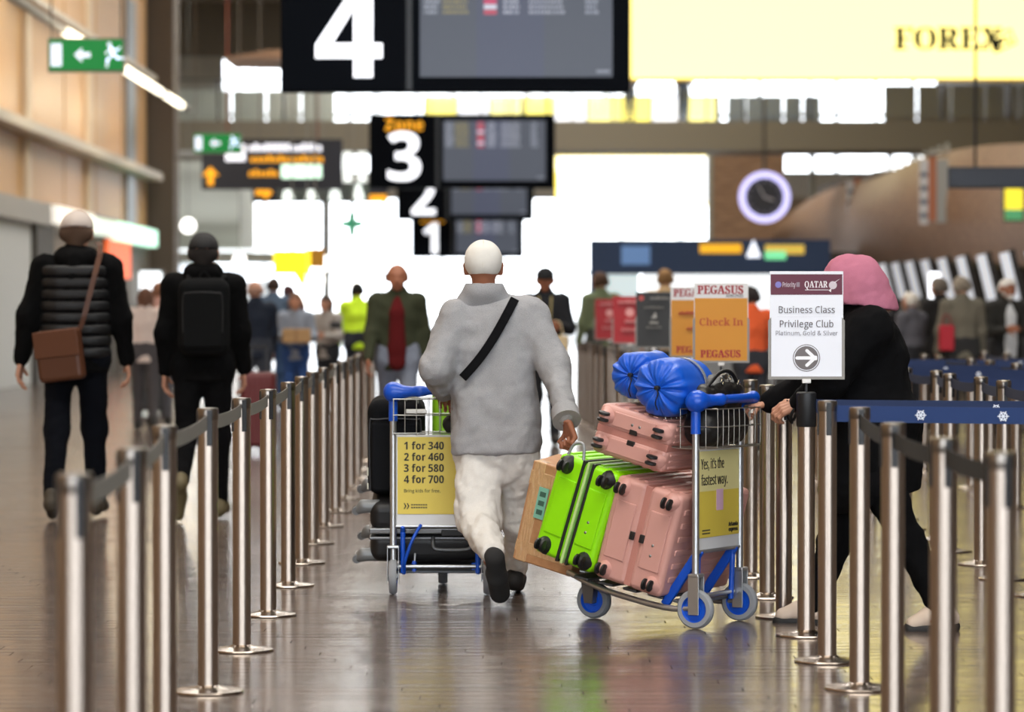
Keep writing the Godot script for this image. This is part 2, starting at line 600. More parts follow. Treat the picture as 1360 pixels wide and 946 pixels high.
func person(label: String, xf: Transform3D, j: Dictionary, o: Dictionary, pose := "", group := "") -> Node3D:
	# the meshes of a pose are made once and shared by the people who stand like that
	var p := thing("person", label, "person", xf, group)
	var s: float = j.s
	var cell: float = o.get("cell", 0.022)
	var key := "pose " + pose
	var kit: Dictionary = shared.get(key, {}) if pose else {}
	if kit.is_empty():
		var sh := Shape.new()
		blob_into(sh, body_bones(j), maxf(cell, 0.018), 0.05)
		blob_into(sh, head_bones(j), 0.0075 if cell < 0.015 else 0.0095, 0.022)
		for x in ["L", "R"]:
			var fore: Vector3 = (j["wr" + x] - j["el" + x]).normalized()
			var hd: Vector3 = j.get("hand" + x, fore)
			var side := 1.0 if x == "L" else -1.0
			var pn: Vector3 = j.get("palm" + x, Vector3(side, 0, 0.15))
			var tn: Vector3 = j.get("thumb" + x, Vector3(0, 0.1, -1))
			blob_into(sh, hand_bones(j["wr" + x], hd, pn, tn, j.get("curl" + x, 24.0), s), 0.0042 if cell < 0.015 else 0.0065, 0.007)
		kit.body = sh.mesh()
		kit.coat = blob(coat_bones(j, o), cell, 0.06, o.get("cuts", [[Vector3.DOWN, -(((j.hipL + j.hipR) * 0.5).y - (0.09 + o.get("long", 0.0)) * s)]]), o.get("wrinkle", 0.012) * s)
		kit.legs = blob(leg_bones(j, o), cell, 0.05, [], o.get("wrinkle", 0.012) * 0.8 * s)
		kit.shoeL = blob(shoe_bones(j, "L"), cell * 0.6, 0.02)
		kit.shoeR = blob(shoe_bones(j, "R"), cell * 0.6, 0.02)
		if pose: shared[key] = kit
	obj("body", kit.body, o.skin, p)
	obj("jacket", kit.coat, o.coat, p)
	obj("trousers", kit.legs, o.legs, p)
	obj("shoe", kit.shoeL, o.shoes, p)
	obj("shoe", kit.shoeR, o.shoes, p)
	var hx := Transform3D((j.look as Basis) * Basis.from_scale(Vector3.ONE * s), j.head)
	var hat: String = o.get("hat", "hair")
	if hat == "hair" or hat == "long" or hat == "ring":
		if not shared.has("hair" + hat):
			var hb := [bone(Vector3(0, 0.035, 0.03), Vector3(0, 0.045, -0.02), 0.086, 0.083), bone(Vector3(-0.05, 0.0, 0.04), Vector3(0.05, 0.0, 0.04), 0.052, 0.052)]
			if hat == "long":
				hb.append(bone(Vector3(-0.055, 0.0, 0.03), Vector3(-0.065, -0.14, 0.04), 0.05, 0.03))
				hb.append(bone(Vector3(0.055, 0.0, 0.03), Vector3(0.065, -0.14, 0.04), 0.05, 0.03))
				hb.append(bone(Vector3(0, 0.0, 0.06), Vector3(0, -0.15, 0.06), 0.06, 0.04))
			if hat == "ring": hb = [bone(Vector3(-0.062, 0.0, 0.03), Vector3(0.062, 0.0, 0.03), 0.038, 0.038), bone(Vector3(-0.045, 0.01, 0.06), Vector3(0.045, 0.01, 0.06), 0.046, 0.046)]
			shared["hair" + hat] = blob(hb, 0.009, 0.02, [[Vector3(0, -0.55, -0.83).normalized(), 0.052]], 0.006, 16.0)
		obj("hair", shared["hair" + hat], o.hair, p, hx)
	elif hat == "cap":
		if not shared.has("cap"):
			shared["cap"] = blob([bone(Vector3(0, 0.03, 0.022), Vector3(0, 0.045, -0.022), 0.093, 0.092)], 0.007, 0.02, [[Vector3(0, -1, 0.12).normalized(), -0.022]])
			shared["brim"] = blob([bone(Vector3(-0.04, 0.032, -0.09), Vector3(0.04, 0.032, -0.09), 0.03, 0.03), bone(Vector3(-0.028, 0.027, -0.14), Vector3(0.028, 0.027, -0.14), 0.03, 0.03), bone(Vector3(0, 0.03, -0.09), Vector3(0, 0.026, -0.15), 0.04, 0.035)], 0.006, 0.02, [[Vector3.UP, 0.038], [Vector3.DOWN, -0.03]])
			shared["hair_back"] = blob([bone(Vector3(-0.045, 0.0, 0.04), Vector3(0.045, 0.0, 0.04), 0.052, 0.052), bone(Vector3(0, 0.01, 0.048), Vector3(0, -0.05, 0.04), 0.058, 0.05)], 0.008, 0.02)
		obj("cap", shared["cap"], o.cap, p, hx)
		obj("cap_brim", shared["brim"], o.cap, p, hx)
		if o.has("hair"): obj("hair", shared["hair_back"], o.hair, p, hx)
	if o.get("face", false):
		for x in [-1.0, 1.0]:
			var e := Shape.new()
			e.ellipsoid(Vector3(x * 0.031, 0.008, -0.087), Vector3(0.012, 0.007, 0.007), 10)
			obj("eye", e.mesh(), mat("#2a211c", 0.3), p, hx)
		var mo := Shape.new()
		mo.ellipsoid(Vector3(0, -0.052, -0.097), Vector3(0.022, 0.005, 0.005), 10)
		obj("mouth", mo.mesh(), mat("#7a4038", 0.5), p, hx)
		if o.has("beard"):
			if not shared.has("beard"): shared["beard"] = blob([bone(Vector3(0, -0.085, -0.06), Vector3(0, -0.1, -0.055), 0.04, 0.03), bone(Vector3(-0.055, -0.04, -0.03), Vector3(0, -0.08, -0.07), 0.026, 0.03), bone(Vector3(0.055, -0.04, -0.03), Vector3(0, -0.08, -0.07), 0.026, 0.03)], 0.007, 0.02, [], 0.004, 16.0)
			obj("beard", shared["beard"], o.beard, p, hx)
	if o.has("shirt"):      # what shows in the open front of a jacket
		var sb := [bone(j.neck + Vector3(0, -0.03, -0.055) * s, j.chest + Vector3(0, 0.02, -0.118) * s, 0.04 * s, 0.062 * s, 0.6), bone(j.chest + Vector3(0, 0.02, -0.118) * s, j.waist + Vector3(0, -0.02, -0.122) * s, 0.062 * s, 0.078 * s, 0.6)]
		sb.append(bone(j.waist + Vector3(0, -0.02, -0.118) * s, j.waist + Vector3(0, -0.14, -0.125) * s, 0.072 * s, 0.075 * s, 0.5))
		obj("shirt", blob(sb, 0.014, 0.03), o.shirt, p)
	return p

# ------------------------------------------------------------------ queue barrier
func make_post() -> Node3D:
	var p := Node3D.new()
	var steel: Material = mats.steel
	obj("base", lathe([Vector2(0, 0.0), Vector2(0.124, 0.0), Vector2(0.126, 0.004), Vector2(0.123, 0.009), Vector2(0.095, 0.014), Vector2(0.05, 0.018), Vector2(0.04, 0.024), Vector2(0.0365, 0.026)], 40), mats.steel_base, p)
	obj("pole", lathe([Vector2(0.0355, 0.015), Vector2(0.0355, 0.955)], 36), steel, p)
	obj("head", lathe([Vector2(0.0352, 0.953), Vector2(0.0372, 0.956), Vector2(0.0372, 0.988), Vector2(0.034, 0.994), Vector2(0.0, 0.996)], 36), mats.steel_cap, p)
	for k in 2:
		var a := deg_to_rad(15.0 + 180.0 * k)
		obj("belt_slot", box(0.02, 0.125, 0.006, 0.0025), mat("#17181a", 0.45), p, Transform3D(Basis(Vector3.UP, a), Basis(Vector3.UP, a) * Vector3(0, 0.925, 0.0355)))
	var b := deg_to_rad(-78.0)
	obj("belt_slot", box(0.02, 0.125, 0.006, 0.0025), mat("#17181a", 0.45), p, Transform3D(Basis(Vector3.UP, b), Basis(Vector3.UP, b) * Vector3(0, 0.925, 0.0355)))
	return p

func post(x: float, d: float, label: String, group: String) -> Node3D:
	var o: Node3D
	if not shared.has("post"): shared["post"] = make_post()
	o = shared["post"].duplicate()
	o.name = numbered("barrier_post")
	add_child(o)
	o.position = Vector3(x, 0, -d)
	o.rotation.y = sin(d * 7.3 + x * 3.0) * 0.25
	meta(o, label, "barrier post", group)
	return o

func belt(o: Node3D, to: Vector3, m: Material, width := 0.05, sag := 0.012, y := 0.945) -> MeshInstance3D:
	var a := Vector3(0, y, 0)
	var inv := o.transform.affine_inverse()
	var b := inv * Vector3(to.x, y, to.z)
	var dir := (b - a).normalized()
	a += dir * 0.036
	b -= dir * 0.036
	var pts := []
	var ac := []
	for k in 9:
		var t := k / 8.0
		pts.append(a.lerp(b, t) + Vector3(0, -sag * 4 * t * (1 - t), 0))
		ac.append(Vector3.UP.rotated(dir, sin(t * PI) * 0.06))
	var s := Shape.new()
	s.ribbon(pts, ac, width, 0.0025)
	return obj("belt", s.mesh(), m, o)

func snowflake(parent: Node, xf: Transform3D, r: float) -> void:
	var s := Shape.new()
	for k in 3:
		s.box(Vector3(r * 2.0, r * 0.2, 0.0012 + 0.0003 * k), 0.0, Transform3D(Basis(Vector3.BACK, PI * k / 3.0), Vector3.ZERO))
	for k in 6:
		var c := Vector3(cos(TAU * k / 6.0), sin(TAU * k / 6.0), 0) * r * 0.62
		s.box(Vector3(r * 0.72, r * 0.2, 0.0022 + 0.0002 * (k % 2)), 0.0, Transform3D(Basis(Vector3.BACK, TAU * k / 6.0 + PI / 2), c))
	obj("emblem", s.mesh(), mat("#dfe6f2", 0.7), parent, xf)

# ------------------------------------------------------------------ queue sign on a post: a printed sheet in a steel holder
func queue_sign(label: String, x: float, d: float, w: float, h: float, sheet: Material, category := "sign", group := "") -> Node3D:
	var n := thing("queue_sign", label, category, at(x, 0.99, -d), group)
	obj("stem", rod(Vector3(0, 0.004, 0), Vector3(0, 0.055, 0), 0.006), mat("#26272a", 0.4), n)
	obj("clip", box(0.036, 0.018, 0.014, 0.003), mat("#e8e8e6", 0.5), n, at(0, 0.058, 0.006))
	var b := 0.065
	var poly := PackedVector2Array([Vector2(-w / 2 - 0.004, b), Vector2(w / 2 + 0.004, b), Vector2(w / 2 + 0.004, b + h * 0.55), Vector2(w / 2 - 0.008, b + h * 0.58), Vector2(w / 2 - 0.008, b + 0.012), Vector2(-w / 2 + 0.008, b + 0.012), Vector2(-w / 2 + 0.008, b + h * 0.58), Vector2(-w / 2 - 0.004, b + h * 0.55)])
	obj("holder", prism(poly, 0.012), mat("#86827c", 0.45, 0.3), n)
	obj("sheet", box(w - 0.004, h, 0.006, 0.001), sheet, n, at(0, b + h / 2 + 0.004, 0))
	return n

# ------------------------------------------------------------------ luggage trolley: pushed towards -z, rear axle over the origin
func wheel_into(parent: Node, c: Vector3, r: float, wide: float, tyre: Material, rim: Material, called := "wheel") -> void:
	var lay := Transform3D(Basis(Vector3.BACK, PI / 2), c)
	var w := wide / 2
	var o := obj(called, lathe([Vector2(r * 0.68, -w), Vector2(r * 0.9, -w), Vector2(r * 0.98, -w * 0.6), Vector2(r, 0), Vector2(r * 0.98, w * 0.6), Vector2(r * 0.9, w), Vector2(r * 0.68, w)], 36), tyre, parent, lay)
	obj("rim", lathe([Vector2(0, -w * 0.6), Vector2(r * 0.3, -w * 0.7), Vector2(r * 0.34, -w * 0.45), Vector2(r * 0.6, -w * 0.45), Vector2(r * 0.69, -w * 0.95), Vector2(r * 0.69, w * 0.95), Vector2(r * 0.6, w * 0.45), Vector2(r * 0.34, w * 0.45), Vector2(r * 0.3, w * 0.7), Vector2(0, w * 0.6)], 32), rim, o)
	obj("hub", lathe([Vector2(0, -w * 1.5), Vector2(r * 0.16, -w * 1.45), Vector2(r * 0.18, -w * 1.2), Vector2(r * 0.18, w * 1.2), Vector2(r * 0.16, w * 1.45), Vector2(0, w * 1.5)], 14), mats.alu, o)

func trolley(label: String, xf: Transform3D, hw: float) -> Node3D:
	var n := thing("luggage_trolley", label, "luggage trolley", xf)
	var alu: Material = mats.alu
	var blue: Material = mats.trolley_blue
	for x in [-1.0, 1.0]:
		obj("upright", rod(Vector3(x * hw, 0.15, 0), Vector3(x * hw, 0.88, 0), 0.0155, 16), alu, n)
		obj("handle_post", rod(Vector3(x * hw, 0.82, 0), Vector3(x * hw, 0.95, 0), 0.021, 16), blue, n)
		for q in [-1.0, 1.0]:
			obj("fork", box(0.004, 0.17, 0.05, 0.0018), alu, n, at(x * hw + q * 0.026, 0.145, 0.002))
		obj("fork_crown", box(0.06, 0.016, 0.052, 0.006), alu, n, at(x * hw, 0.225, 0.002))
		wheel_into(n, Vector3(x * hw, 0.084, 0.0), 0.084, 0.036, mat("#8f9296", 0.7), blue)
		obj("side_rail", tube(curve([Vector3(x * hw, 0.085, -0.03), Vector3(x * hw, 0.085, -0.15), Vector3(x * hw * 0.8, 0.14, -0.45), Vector3(x * 0.05, 0.2, -0.7)], 4), 0.013, 10), alu, n)
		var leg := Vector3(0, 0.09, -0.17) - Vector3(0, 0.33, 0.0)
		obj("brace", box(0.022, leg.length(), 0.042, 0.008), blue, n, Transform3D(Basis(Vector3.RIGHT, atan2(leg.z, leg.y)), Vector3(x * (hw - 0.045), 0.21, -0.085)))
		obj("brace_strut", rod(Vector3(x * (hw - 0.045), 0.33, -0.01), Vector3(x * (hw - 0.045), 0.1, -0.02), 0.012), blue, n)
	obj("rear_bar", rod(Vector3(-hw, 0.13, -0.02), Vector3(hw, 0.13, -0.02), 0.01), alu, n)
	obj("front_wheel_fork", prism(PackedVector2Array([Vector2(-0.03, 0.19), Vector2(0.04, 0.19), Vector2(0.02, 0.07), Vector2(-0.02, 0.07)]), 0.05), mat("#6f7276", 0.35, 0.8), n, Transform3D(Basis(Vector3.UP, PI / 2), Vector3(-0.03, 0, -0.6)))
	wheel_into(n, Vector3(0, 0.08, -0.6), 0.08, 0.045, mat("#7d8186", 0.7), blue, "front_wheel")
	for k in 5:      # the slats of the loading platform, rising to the front
		var t := 0.08 + k * 0.125
		obj("platform_slat", box(2 * lerpf(hw, 0.12, t), 0.012, 0.07, 0.004), mat("#5f6266", 0.45, 0.6), n, Transform3D(Basis(Vector3.RIGHT, 0.19), Vector3(0, 0.095 + t * 0.16, -t)))
	# handle with its round joint over one upright
	obj("handle", blob([bone(Vector3(-hw, 0.955, 0), Vector3(-hw, 0.96, 0.005), 0.042, 0.042), bone(Vector3(-hw, 0.955, 0.005), Vector3(-hw + 0.13, 0.962, 0.05), 0.036, 0.02), bone(Vector3(-hw + 0.13, 0.962, 0.05), Vector3(hw + 0.02, 0.965, 0.055), 0.019, 0.021), bone(Vector3(hw + 0.02, 0.965, 0.055), Vector3(hw, 0.945, 0.0), 0.022, 0.022)], 0.006, 0.03), blue, n)
	obj("handle_lever", box(0.1, 0.022, 0.012, 0.004), mat("#a8a49c", 0.4, 0.6), n, at(-hw + 0.11, 0.865, 0.02))
	# wire basket
	var wire := mat("#a9a79f", 0.3, 0.9)
	var bw := hw - 0.005
	for y in [0.765, 0.85, 0.925]:
		var z0 := -0.15 if y > 0.8 else -0.12
		obj("basket_rail", tube([Vector3(-bw, y, 0.1), Vector3(bw, y, 0.1), Vector3(bw, y, z0), Vector3(-bw, y, z0), Vector3(-bw, y, 0.1)], 0.0032, 6), wire, n)
	for k in 9:
		var x := lerpf(-bw, bw, k / 8.0)
		obj("basket_wire", tube(curve([Vector3(x, 0.925, 0.1), Vector3(x, 0.78, 0.1), Vector3(x, 0.758, 0.075), Vector3(x, 0.758, -0.09), Vector3(x, 0.785, -0.13), Vector3(x, 0.925, -0.15)], 2), 0.0021, 5), wire, n)
	for k in 3:
		for x in [-bw, bw]:
			var z := -0.075 + k * 0.06
			obj("basket_wire", rod(Vector3(x, 0.925, z), Vector3(x, 0.758, z), 0.0021, 5), wire, n)
	# advertising panel between the uprights
	obj("panel_frame", box(hw * 2 - 0.03, 0.43, 0.008, 0.003), mat("#d9dadb", 0.4), n, at(0, 0.54, 0.0))
	obj("panel_rail", rod(Vector3(-hw, 0.322, 0), Vector3(hw, 0.322, 0), 0.009), alu, n)
	obj("panel_sheet", box(hw * 2 - 0.042, 0.365, 0.003, 0.001), mats.advert_yellow, n, at(0, 0.562, 0.0055))
	return n

# ------------------------------------------------------------------ hard suitcase: x thickness, y width, body from z = 0 (wheel end) back to -long
func suitcase(label: String, xf: Transform3D, t: float, w: float, long: float, shell: Material, zip: Material, guard: Material, wheel: Material, o := {}) -> Node3D:
	var n := thing("suitcase", label, "suitcase", xf, o.get("group", ""))
	var gap := 0.012
	var half := t / 2 - gap / 2
	for x in [-1.0, 1.0]:
		var sh := obj("shell", box(half, w, long, minf(0.026, half * 0.4), true), shell, n, at(x * (half / 2 + gap / 2), 0, -long / 2))
		for k in 6:
			obj("rib", box(0.012, 0.026, long * 0.86, 0.005), shell, sh, at(x * half / 2, (k - 2.5) * w / 7.6, 0))
		for y in [-1.0, 1.0]:
			for q in 3: obj("rib", box(half * 0.12, 0.01, long * 0.86, 0.004), shell, sh, at((q - 1) * half * 0.27, y * w / 2, 0))
		obj("end_panel", box(half * 0.62, w * 0.56, 0.012, 0.005), shell, sh, at(0, 0, long / 2))
	if o.get("stripes", false):
		for x in [-0.024, 0.0, 0.024]:
			obj("zip_band", box(0.013, w + 0.007, long + 0.007, 0.003), zip if x != 0.0 else mat("#b9d98a", 0.6), n, at(x, 0, -long / 2))
	else:
		obj("zip_band", box(gap + 0.02, w - 0.012, long - 0.012, 0.004), zip, n, at(0, 0, -long / 2))
		for x in [-0.024, 0.024]:
			obj("latch", box(0.022, 0.036, 0.012, 0.003), mat("#1d1b1b", 0.4), n, at(x, -0.005, 0.002))
	for x in [-1.0, 1.0]:
		for y in [-1.0, 1.0]:
			var c := Vector3(x * (t / 2 - 0.05), y * (w / 2 - 0.055), 0)
			var g := obj("wheel_housing", blob([bone(c + Vector3(0, 0, -0.02), c + Vector3(0, y * 0.006, 0.014), 0.036, 0.024), bone(c + Vector3(0, y * 0.02, -0.02), c + Vector3(x * 0.012, y * 0.02, -0.02), 0.036, 0.032)], 0.008, 0.02), guard, n)
			for q in [-1.0, 1.0]:
				obj("wheel", lathe([Vector2(0, -0.007), Vector2(0.02, -0.007), Vector2(0.025, -0.004), Vector2(0.025, 0.004), Vector2(0.02, 0.007), Vector2(0, 0.007)], 20), wheel, g, Transform3D(Basis(Vector3.BACK, PI / 2), c + Vector3(q * 0.014, y * 0.008, 0.036)))
	for r in [0.26, 0.36]:
		var e := Shape.new()
		e.ellipsoid(Vector3.ZERO, Vector3(0.007, 0.007, 0.004), 10)
		obj("stud", e.mesh(), mat("#8a8a86", 0.3, 0.7), n, at(t * 0.25, -w * r + 0.1, 0.005))
	return n

func simple_case(label: String, xf: Transform3D, w: float, h: float, t: float, m: Material, group := "") -> Node3D:   # an upright case far off
	var n := thing("suitcase", label, "suitcase", xf, group)
	obj("shell", box(w, h, t, 0.05, true), m, n, at(0, 0.06 + h / 2, 0))
	for k in 5: obj("rib", box(0.02, h * 0.8, 0.012, 0.005), m, n, at((k - 2) * w / 6, 0.06 + h / 2, t / 2))
	for x in [-1.0, 1.0]:
		obj("pull_rod", rod(Vector3(x * w * 0.22, 0.05 + h, -t * 0.3), Vector3(x * w * 0.22, h + 0.3, -t * 0.3), 0.008, 6), mat("#55575a", 0.4, 0.7), n)
		for z in [-1.0, 1.0]:
			obj("wheel", lathe([Vector2(0, -0.012), Vector2(0.03, -0.012), Vector2(0.03, 0.012), Vector2(0, 0.012)], 12), mat("#1b1b1c", 0.6), n, Transform3D(Basis(Vector3.BACK, PI / 2), Vector3(x * (w / 2 - 0.05), 0.03, z * (t / 2 - 0.04))))
	obj("pull_grip", rod(Vector3(-w * 0.24, h + 0.3, -t * 0.3), Vector3(w * 0.24, h + 0.3, -t * 0.3), 0.012, 6), mat("#1b1b1c", 0.6), n)
	return n

# ------------------------------------------------------------------ a gathered stuff sack lying along z, its drawn end at z = 0
func stuff_sack(label: String, xf: Transform3D, r: float, long: float, seedling: int, strap: bool) -> void:
	var n := thing("stuff_sack", label, "bag", xf, "blue sacks on the loaded trolley")
	var s := Shape.new()
	var rings := 30
	var seg := 72
	for i in rings + 1:
		var t := float(i) / rings
		# along the sack: from the gathered hole, out over the round end, along the side, and in again
		var rad: float
		var z: float
		if t < 0.35:
			var a := t / 0.35
			rad = r * (0.1 + 0.9 * sin(a * PI / 2))
			z = -r * 0.55 * (1.0 - cos(a * PI / 2)) - r * 0.12 * (1.0 - smoothstep(0.0, 0.3, a)) 
		elif t < 0.75:
			rad = r * (1.0 + 0.03 * sin((t - 0.35) * 14.0))
			z = lerpf(-r * 0.55, -long + r * 0.5, (t - 0.35) / 0.4)
		else:
			var a2 := (t - 0.75) / 0.25
			rad = r * cos(a2 * PI / 2) + 0.001
			z = -long + r * 0.5 - r * 0.5 * sin(a2 * PI / 2)
		for k in seg + 1:
			var th := TAU * k / seg
			var deep := 0.10 * r * (1.0 - smoothstep(0.12, 0.5, t)) * smoothstep(0.0, 0.06, t) + 0.02 * r
			var fold := sin(th * 9.0 + seedling + 1.5 * sin(th * 2.0)) * 0.6 + sin(th * 17.0 + seedling * 2.0) * 0.4
			var soft := wrinkle.get_noise_3d(cos(th) * 60.0 + seedling * 31, sin(th) * 60.0, t * 160.0) * 0.09 * r
			var rr := rad + (deep * fold * 0.55 + soft) * minf(rad / r * 1.5, 1.0)
			s.vert(Vector3(cos(th) * rr, sin(th) * rr, z + deep * fold * 0.7), Vector3.ZERO, Vector2(th, t))
	for i in rings:
		for k in seg:
			var a := i * (seg + 1) + k
			s.ix.append_array(PackedInt32Array([a, a + 1, a + seg + 2, a, a + seg + 2, a + seg + 1]))
	for t in range(0, s.ix.size(), 3):
		var fn := (s.v[s.ix[t + 2]] - s.v[s.ix[t]]).cross(s.v[s.ix[t + 1]] - s.v[s.ix[t]])
		for q in 3: s.n[s.ix[t + q]] += fn
	for i in rings + 1:
		var a := i * (seg + 1)
		var sum := s.n[a] + s.n[a + seg]
		s.n[a] = sum; s.n[a + seg] = sum
	var flip := 1.0
	var probe := int(rings * 0.5) * (seg + 1)
	if s.n[probe].dot(Vector3(s.v[probe].x, s.v[probe].y, 0)) < 0.0: flip = -1.0
	for i in s.n.size(): s.n[i] = s.n[i].normalized() * flip
	if flip < 0.0:
		for t in range(0, s.ix.size(), 3):
			var q := s.ix[t + 1]
			s.ix[t + 1] = s.ix[t + 2]
			s.ix[t + 2] = q
	obj("sack", s.mesh(), mats.nylon, n)
	obj("cord_lock", box(0.022, 0.016, 0.03, 0.005), mat("#121214", 0.5), n, at(0.004, 0.002, -0.005))
	obj("drawcord", tube(curve([Vector3(0, 0, 0.005), Vector3(0.02, -0.02, 0.02), Vector3(0.012, -0.06, 0.015), Vector3(0.02, -0.09, 0.0)], 4), 0.0028, 5), mat("#121214", 0.6), n)
	if strap:
		var pts := []
		var ac := []
		for k in 33:
			var th := TAU * k / 32.0
			pts.append(Vector3(cos(th) * r * 1.05, sin(th) * r * 1.05, -long * 0.62))
			ac.append(Vector3.BACK)
		var b := Shape.new()
		b.ribbon(pts, ac, 0.022, 0.003)
		obj("strap", b.mesh(), mat("#9a9ca0", 0.4, 0.3), n)

# ------------------------------------------------------------------ the scene
func _ready() -> void:
	var cam := Camera3D.new()
	cam.name = "camera"
	add_child(cam)
	var lens := CameraAttributesPhysical.new()
	lens.frustum_focal_length = 12.0 * FOCAL / 473.0
	lens.frustum_focus_distance = 14.0
	lens.exposure_aperture = 2.6
	cam.attributes = lens
	cam.position = Vector3(0, EYE, 0)
	cam.rotation = Vector3(-atan(53.0 / FOCAL), atan(3.0 / FOCAL), 0)
	cam.current = true
	var env := Environment.new()
	env.background_mode = Environment.BG_SKY
	var sky := ProceduralSkyMaterial.new()      # a bright overcast sky
	sky.sky_top_color = Color(0.93, 0.96, 1.0)
	sky.sky_horizon_color = Color(0.96, 0.98, 1.0)
	sky.ground_bottom_color = Color(0.55, 0.55, 0.55)
	sky.ground_horizon_color = Color(0.8, 0.82, 0.84)
	sky.sky_energy_multiplier = 2.4
	sky.ground_energy_multiplier = 1.0
	env.sky = Sky.new()
	env.sky.sky_material = sky
	env.tonemap_mode = Environment.TONE_MAPPER_LINEAR
	env.tonemap_exposure = 1.0
	env.sdfgi_enabled = true
	env.ssao_enabled = true
	env.ssil_enabled = true
	var we := WorldEnvironment.new()
	we.name = "environment"
	we.environment = env
	add_child(we)
	ceiling_lamps(215.0)

	rng.seed = 11
	wrinkle.seed = 3
	wrinkle.frequency = 0.01
	font_sans = SystemFont.new()
	font_sans.font_names = PackedStringArray(["Droid Sans"])
	font_bold = SystemFont.new()
	font_bold.font_names = PackedStringArray(["Droid Sans"])
	font_bold.font_weight = 700
	font_serif = SystemFont.new()
	font_serif.font_names = PackedStringArray(["Droid Serif"])
	font_serif.font_weight = 700
	special_materials()

	hall()
	floor_planks()
	far_hall()
	shops()
	overhead_signs()
	check_in_side()
	barriers()
	signs()
	loaded_trolley()
	pushed_trolley()
	man_in_grey()
	woman_in_black()
	walking_men()
	crowd()
	shared["post"].free()

func ceiling_lamps(energy: float) -> void:
	var k := 0
	for z in [-6.0, -22.0, -42.0, -64.0, -88.0, -114.0]:
		var n := thing("ceiling_light", "long white luminous panel set into the hall ceiling", "ceiling light", at(0, 14.4, z), "luminous ceiling panels")
		obj("diffuser", box(15.0, 0.06, 3.2, 0.01), glow("#fff7ea", 2.2), n)
		obj("frame", box(15.4, 0.12, 3.6, 0.02), mat("#b9b9b6", 0.6), n, at(0, 0.06, 0))
		var l := AreaLight3D.new()
		l.name = "panel_light"
		l.area_size = Vector2(15.0, 3.2)
		l.light_color = Color(1.0, 0.985, 0.955)
		l.light_energy = energy
		l.area_range = 160.0
		l.area_attenuation = 2.0
		l.shadow_enabled = true
		l.transform = Transform3D(Basis(Vector3.RIGHT, -PI / 2), Vector3(0, -0.05, 0))
		n.add_child(l)
		k += 1

func special_materials() -> void:
	var steel := StandardMaterial3D.new()
	steel.albedo_color = Color("#ab9f94")
	steel.metallic = 1.0
	steel.roughness = 0.29
	mats.steel = steel
	mats.steel_base = mat("#a89d93", 0.25, 1.0)
	mats.steel_cap = mat("#8d867f", 0.3, 1.0)
	mats.alu = mat("#b4b6b8", 0.32, 0.85)
	mats.trolley_blue = mat("#0b4fc0", 0.34)
	mats.advert_yellow = mat("#e0c84e", 0.45)
	var ny := StandardMaterial3D.new()
	ny.albedo_color = Color("#0a55c4")
	ny.roughness = 0.42
	ny.rim_enabled = true
	ny.rim = 0.15
	mats.nylon = ny
	var wood := StandardMaterial3D.new()
	var grain := noise_tex(0.02, Color("#b98b57"), Color("#dcb27c"), 512, 5)
	wood.albedo_texture = grain
	wood.uv1_triplanar = true
	wood.uv1_world_triplanar = true
	wood.uv1_scale = Vector3(2.0, 0.12, 2.0)
	wood.roughness = 0.45
	mats.wood = wood
	var oak: StandardMaterial3D = wood.duplicate()
	oak.albedo_texture = noise_tex(0.02, Color("#6d513d"), Color("#94765c"), 512, 5)
	oak.uv1_scale = Vector3(0.15, 0.9, 0.15)
	oak.roughness = 0.6
	mats.oak = oak
	for k in 4:
		var f := StandardMaterial3D.new()
		f.albedo_color = Color(["#665850", "#5d5049", "#6f6057", "#5f544e"][k])
		if not shared.has("floor_tex"):
			shared["floor_tex"] = noise_tex(0.03, Color(0.82, 0.8, 0.78), Color.WHITE, 512, 5)
			shared["floor_rough"] = noise_tex(0.015, Color(0.62, 0.62, 0.62), Color.WHITE, 512, 4)
		f.albedo_texture = shared["floor_tex"]
		f.roughness_texture = shared["floor_rough"]
		f.roughness = 0.23
		f.uv1_triplanar = true
		f.uv1_world_triplanar = true
		f.uv1_scale = Vector3(0.35, 1.0, 2.4)
		mats["plank%d" % k] = f
	var pane := StandardMaterial3D.new()
	pane.albedo_color = Color(0.9, 0.96, 0.96, 0.06)
	pane.transparency = BaseMaterial3D.TRANSPARENCY_ALPHA
	pane.roughness = 0.04
	mats.pane = pane
	var sb := StandardMaterial3D.new()
	sb.albedo_color = Color("#0b0f16")
	sb.roughness = 0.5
	sb.metallic_specular = 0.12
	mats.sign_black = sb
	mats.skin_a = mat("#9a6248", 0.55)
	mats.skin_b = mat("#c08b70", 0.55)
	mats.skin_c = mat("#6d4632", 0.55)

func slab(called: String, lo: Vector3, hi: Vector3, m: Material) -> MeshInstance3D:
	var s := hi - lo
	return struct(called, box(s.x, s.y, s.z), m, Transform3D(Basis(), (lo + hi) / 2))

func part(called: String, lo: Vector3, hi: Vector3, m: Material, parent: Node, bevel := 0.0) -> MeshInstance3D:
	var s := hi - lo
	return obj(called, box(s.x, s.y, s.z, bevel), m, parent, Transform3D(Basis(), (lo + hi) / 2))

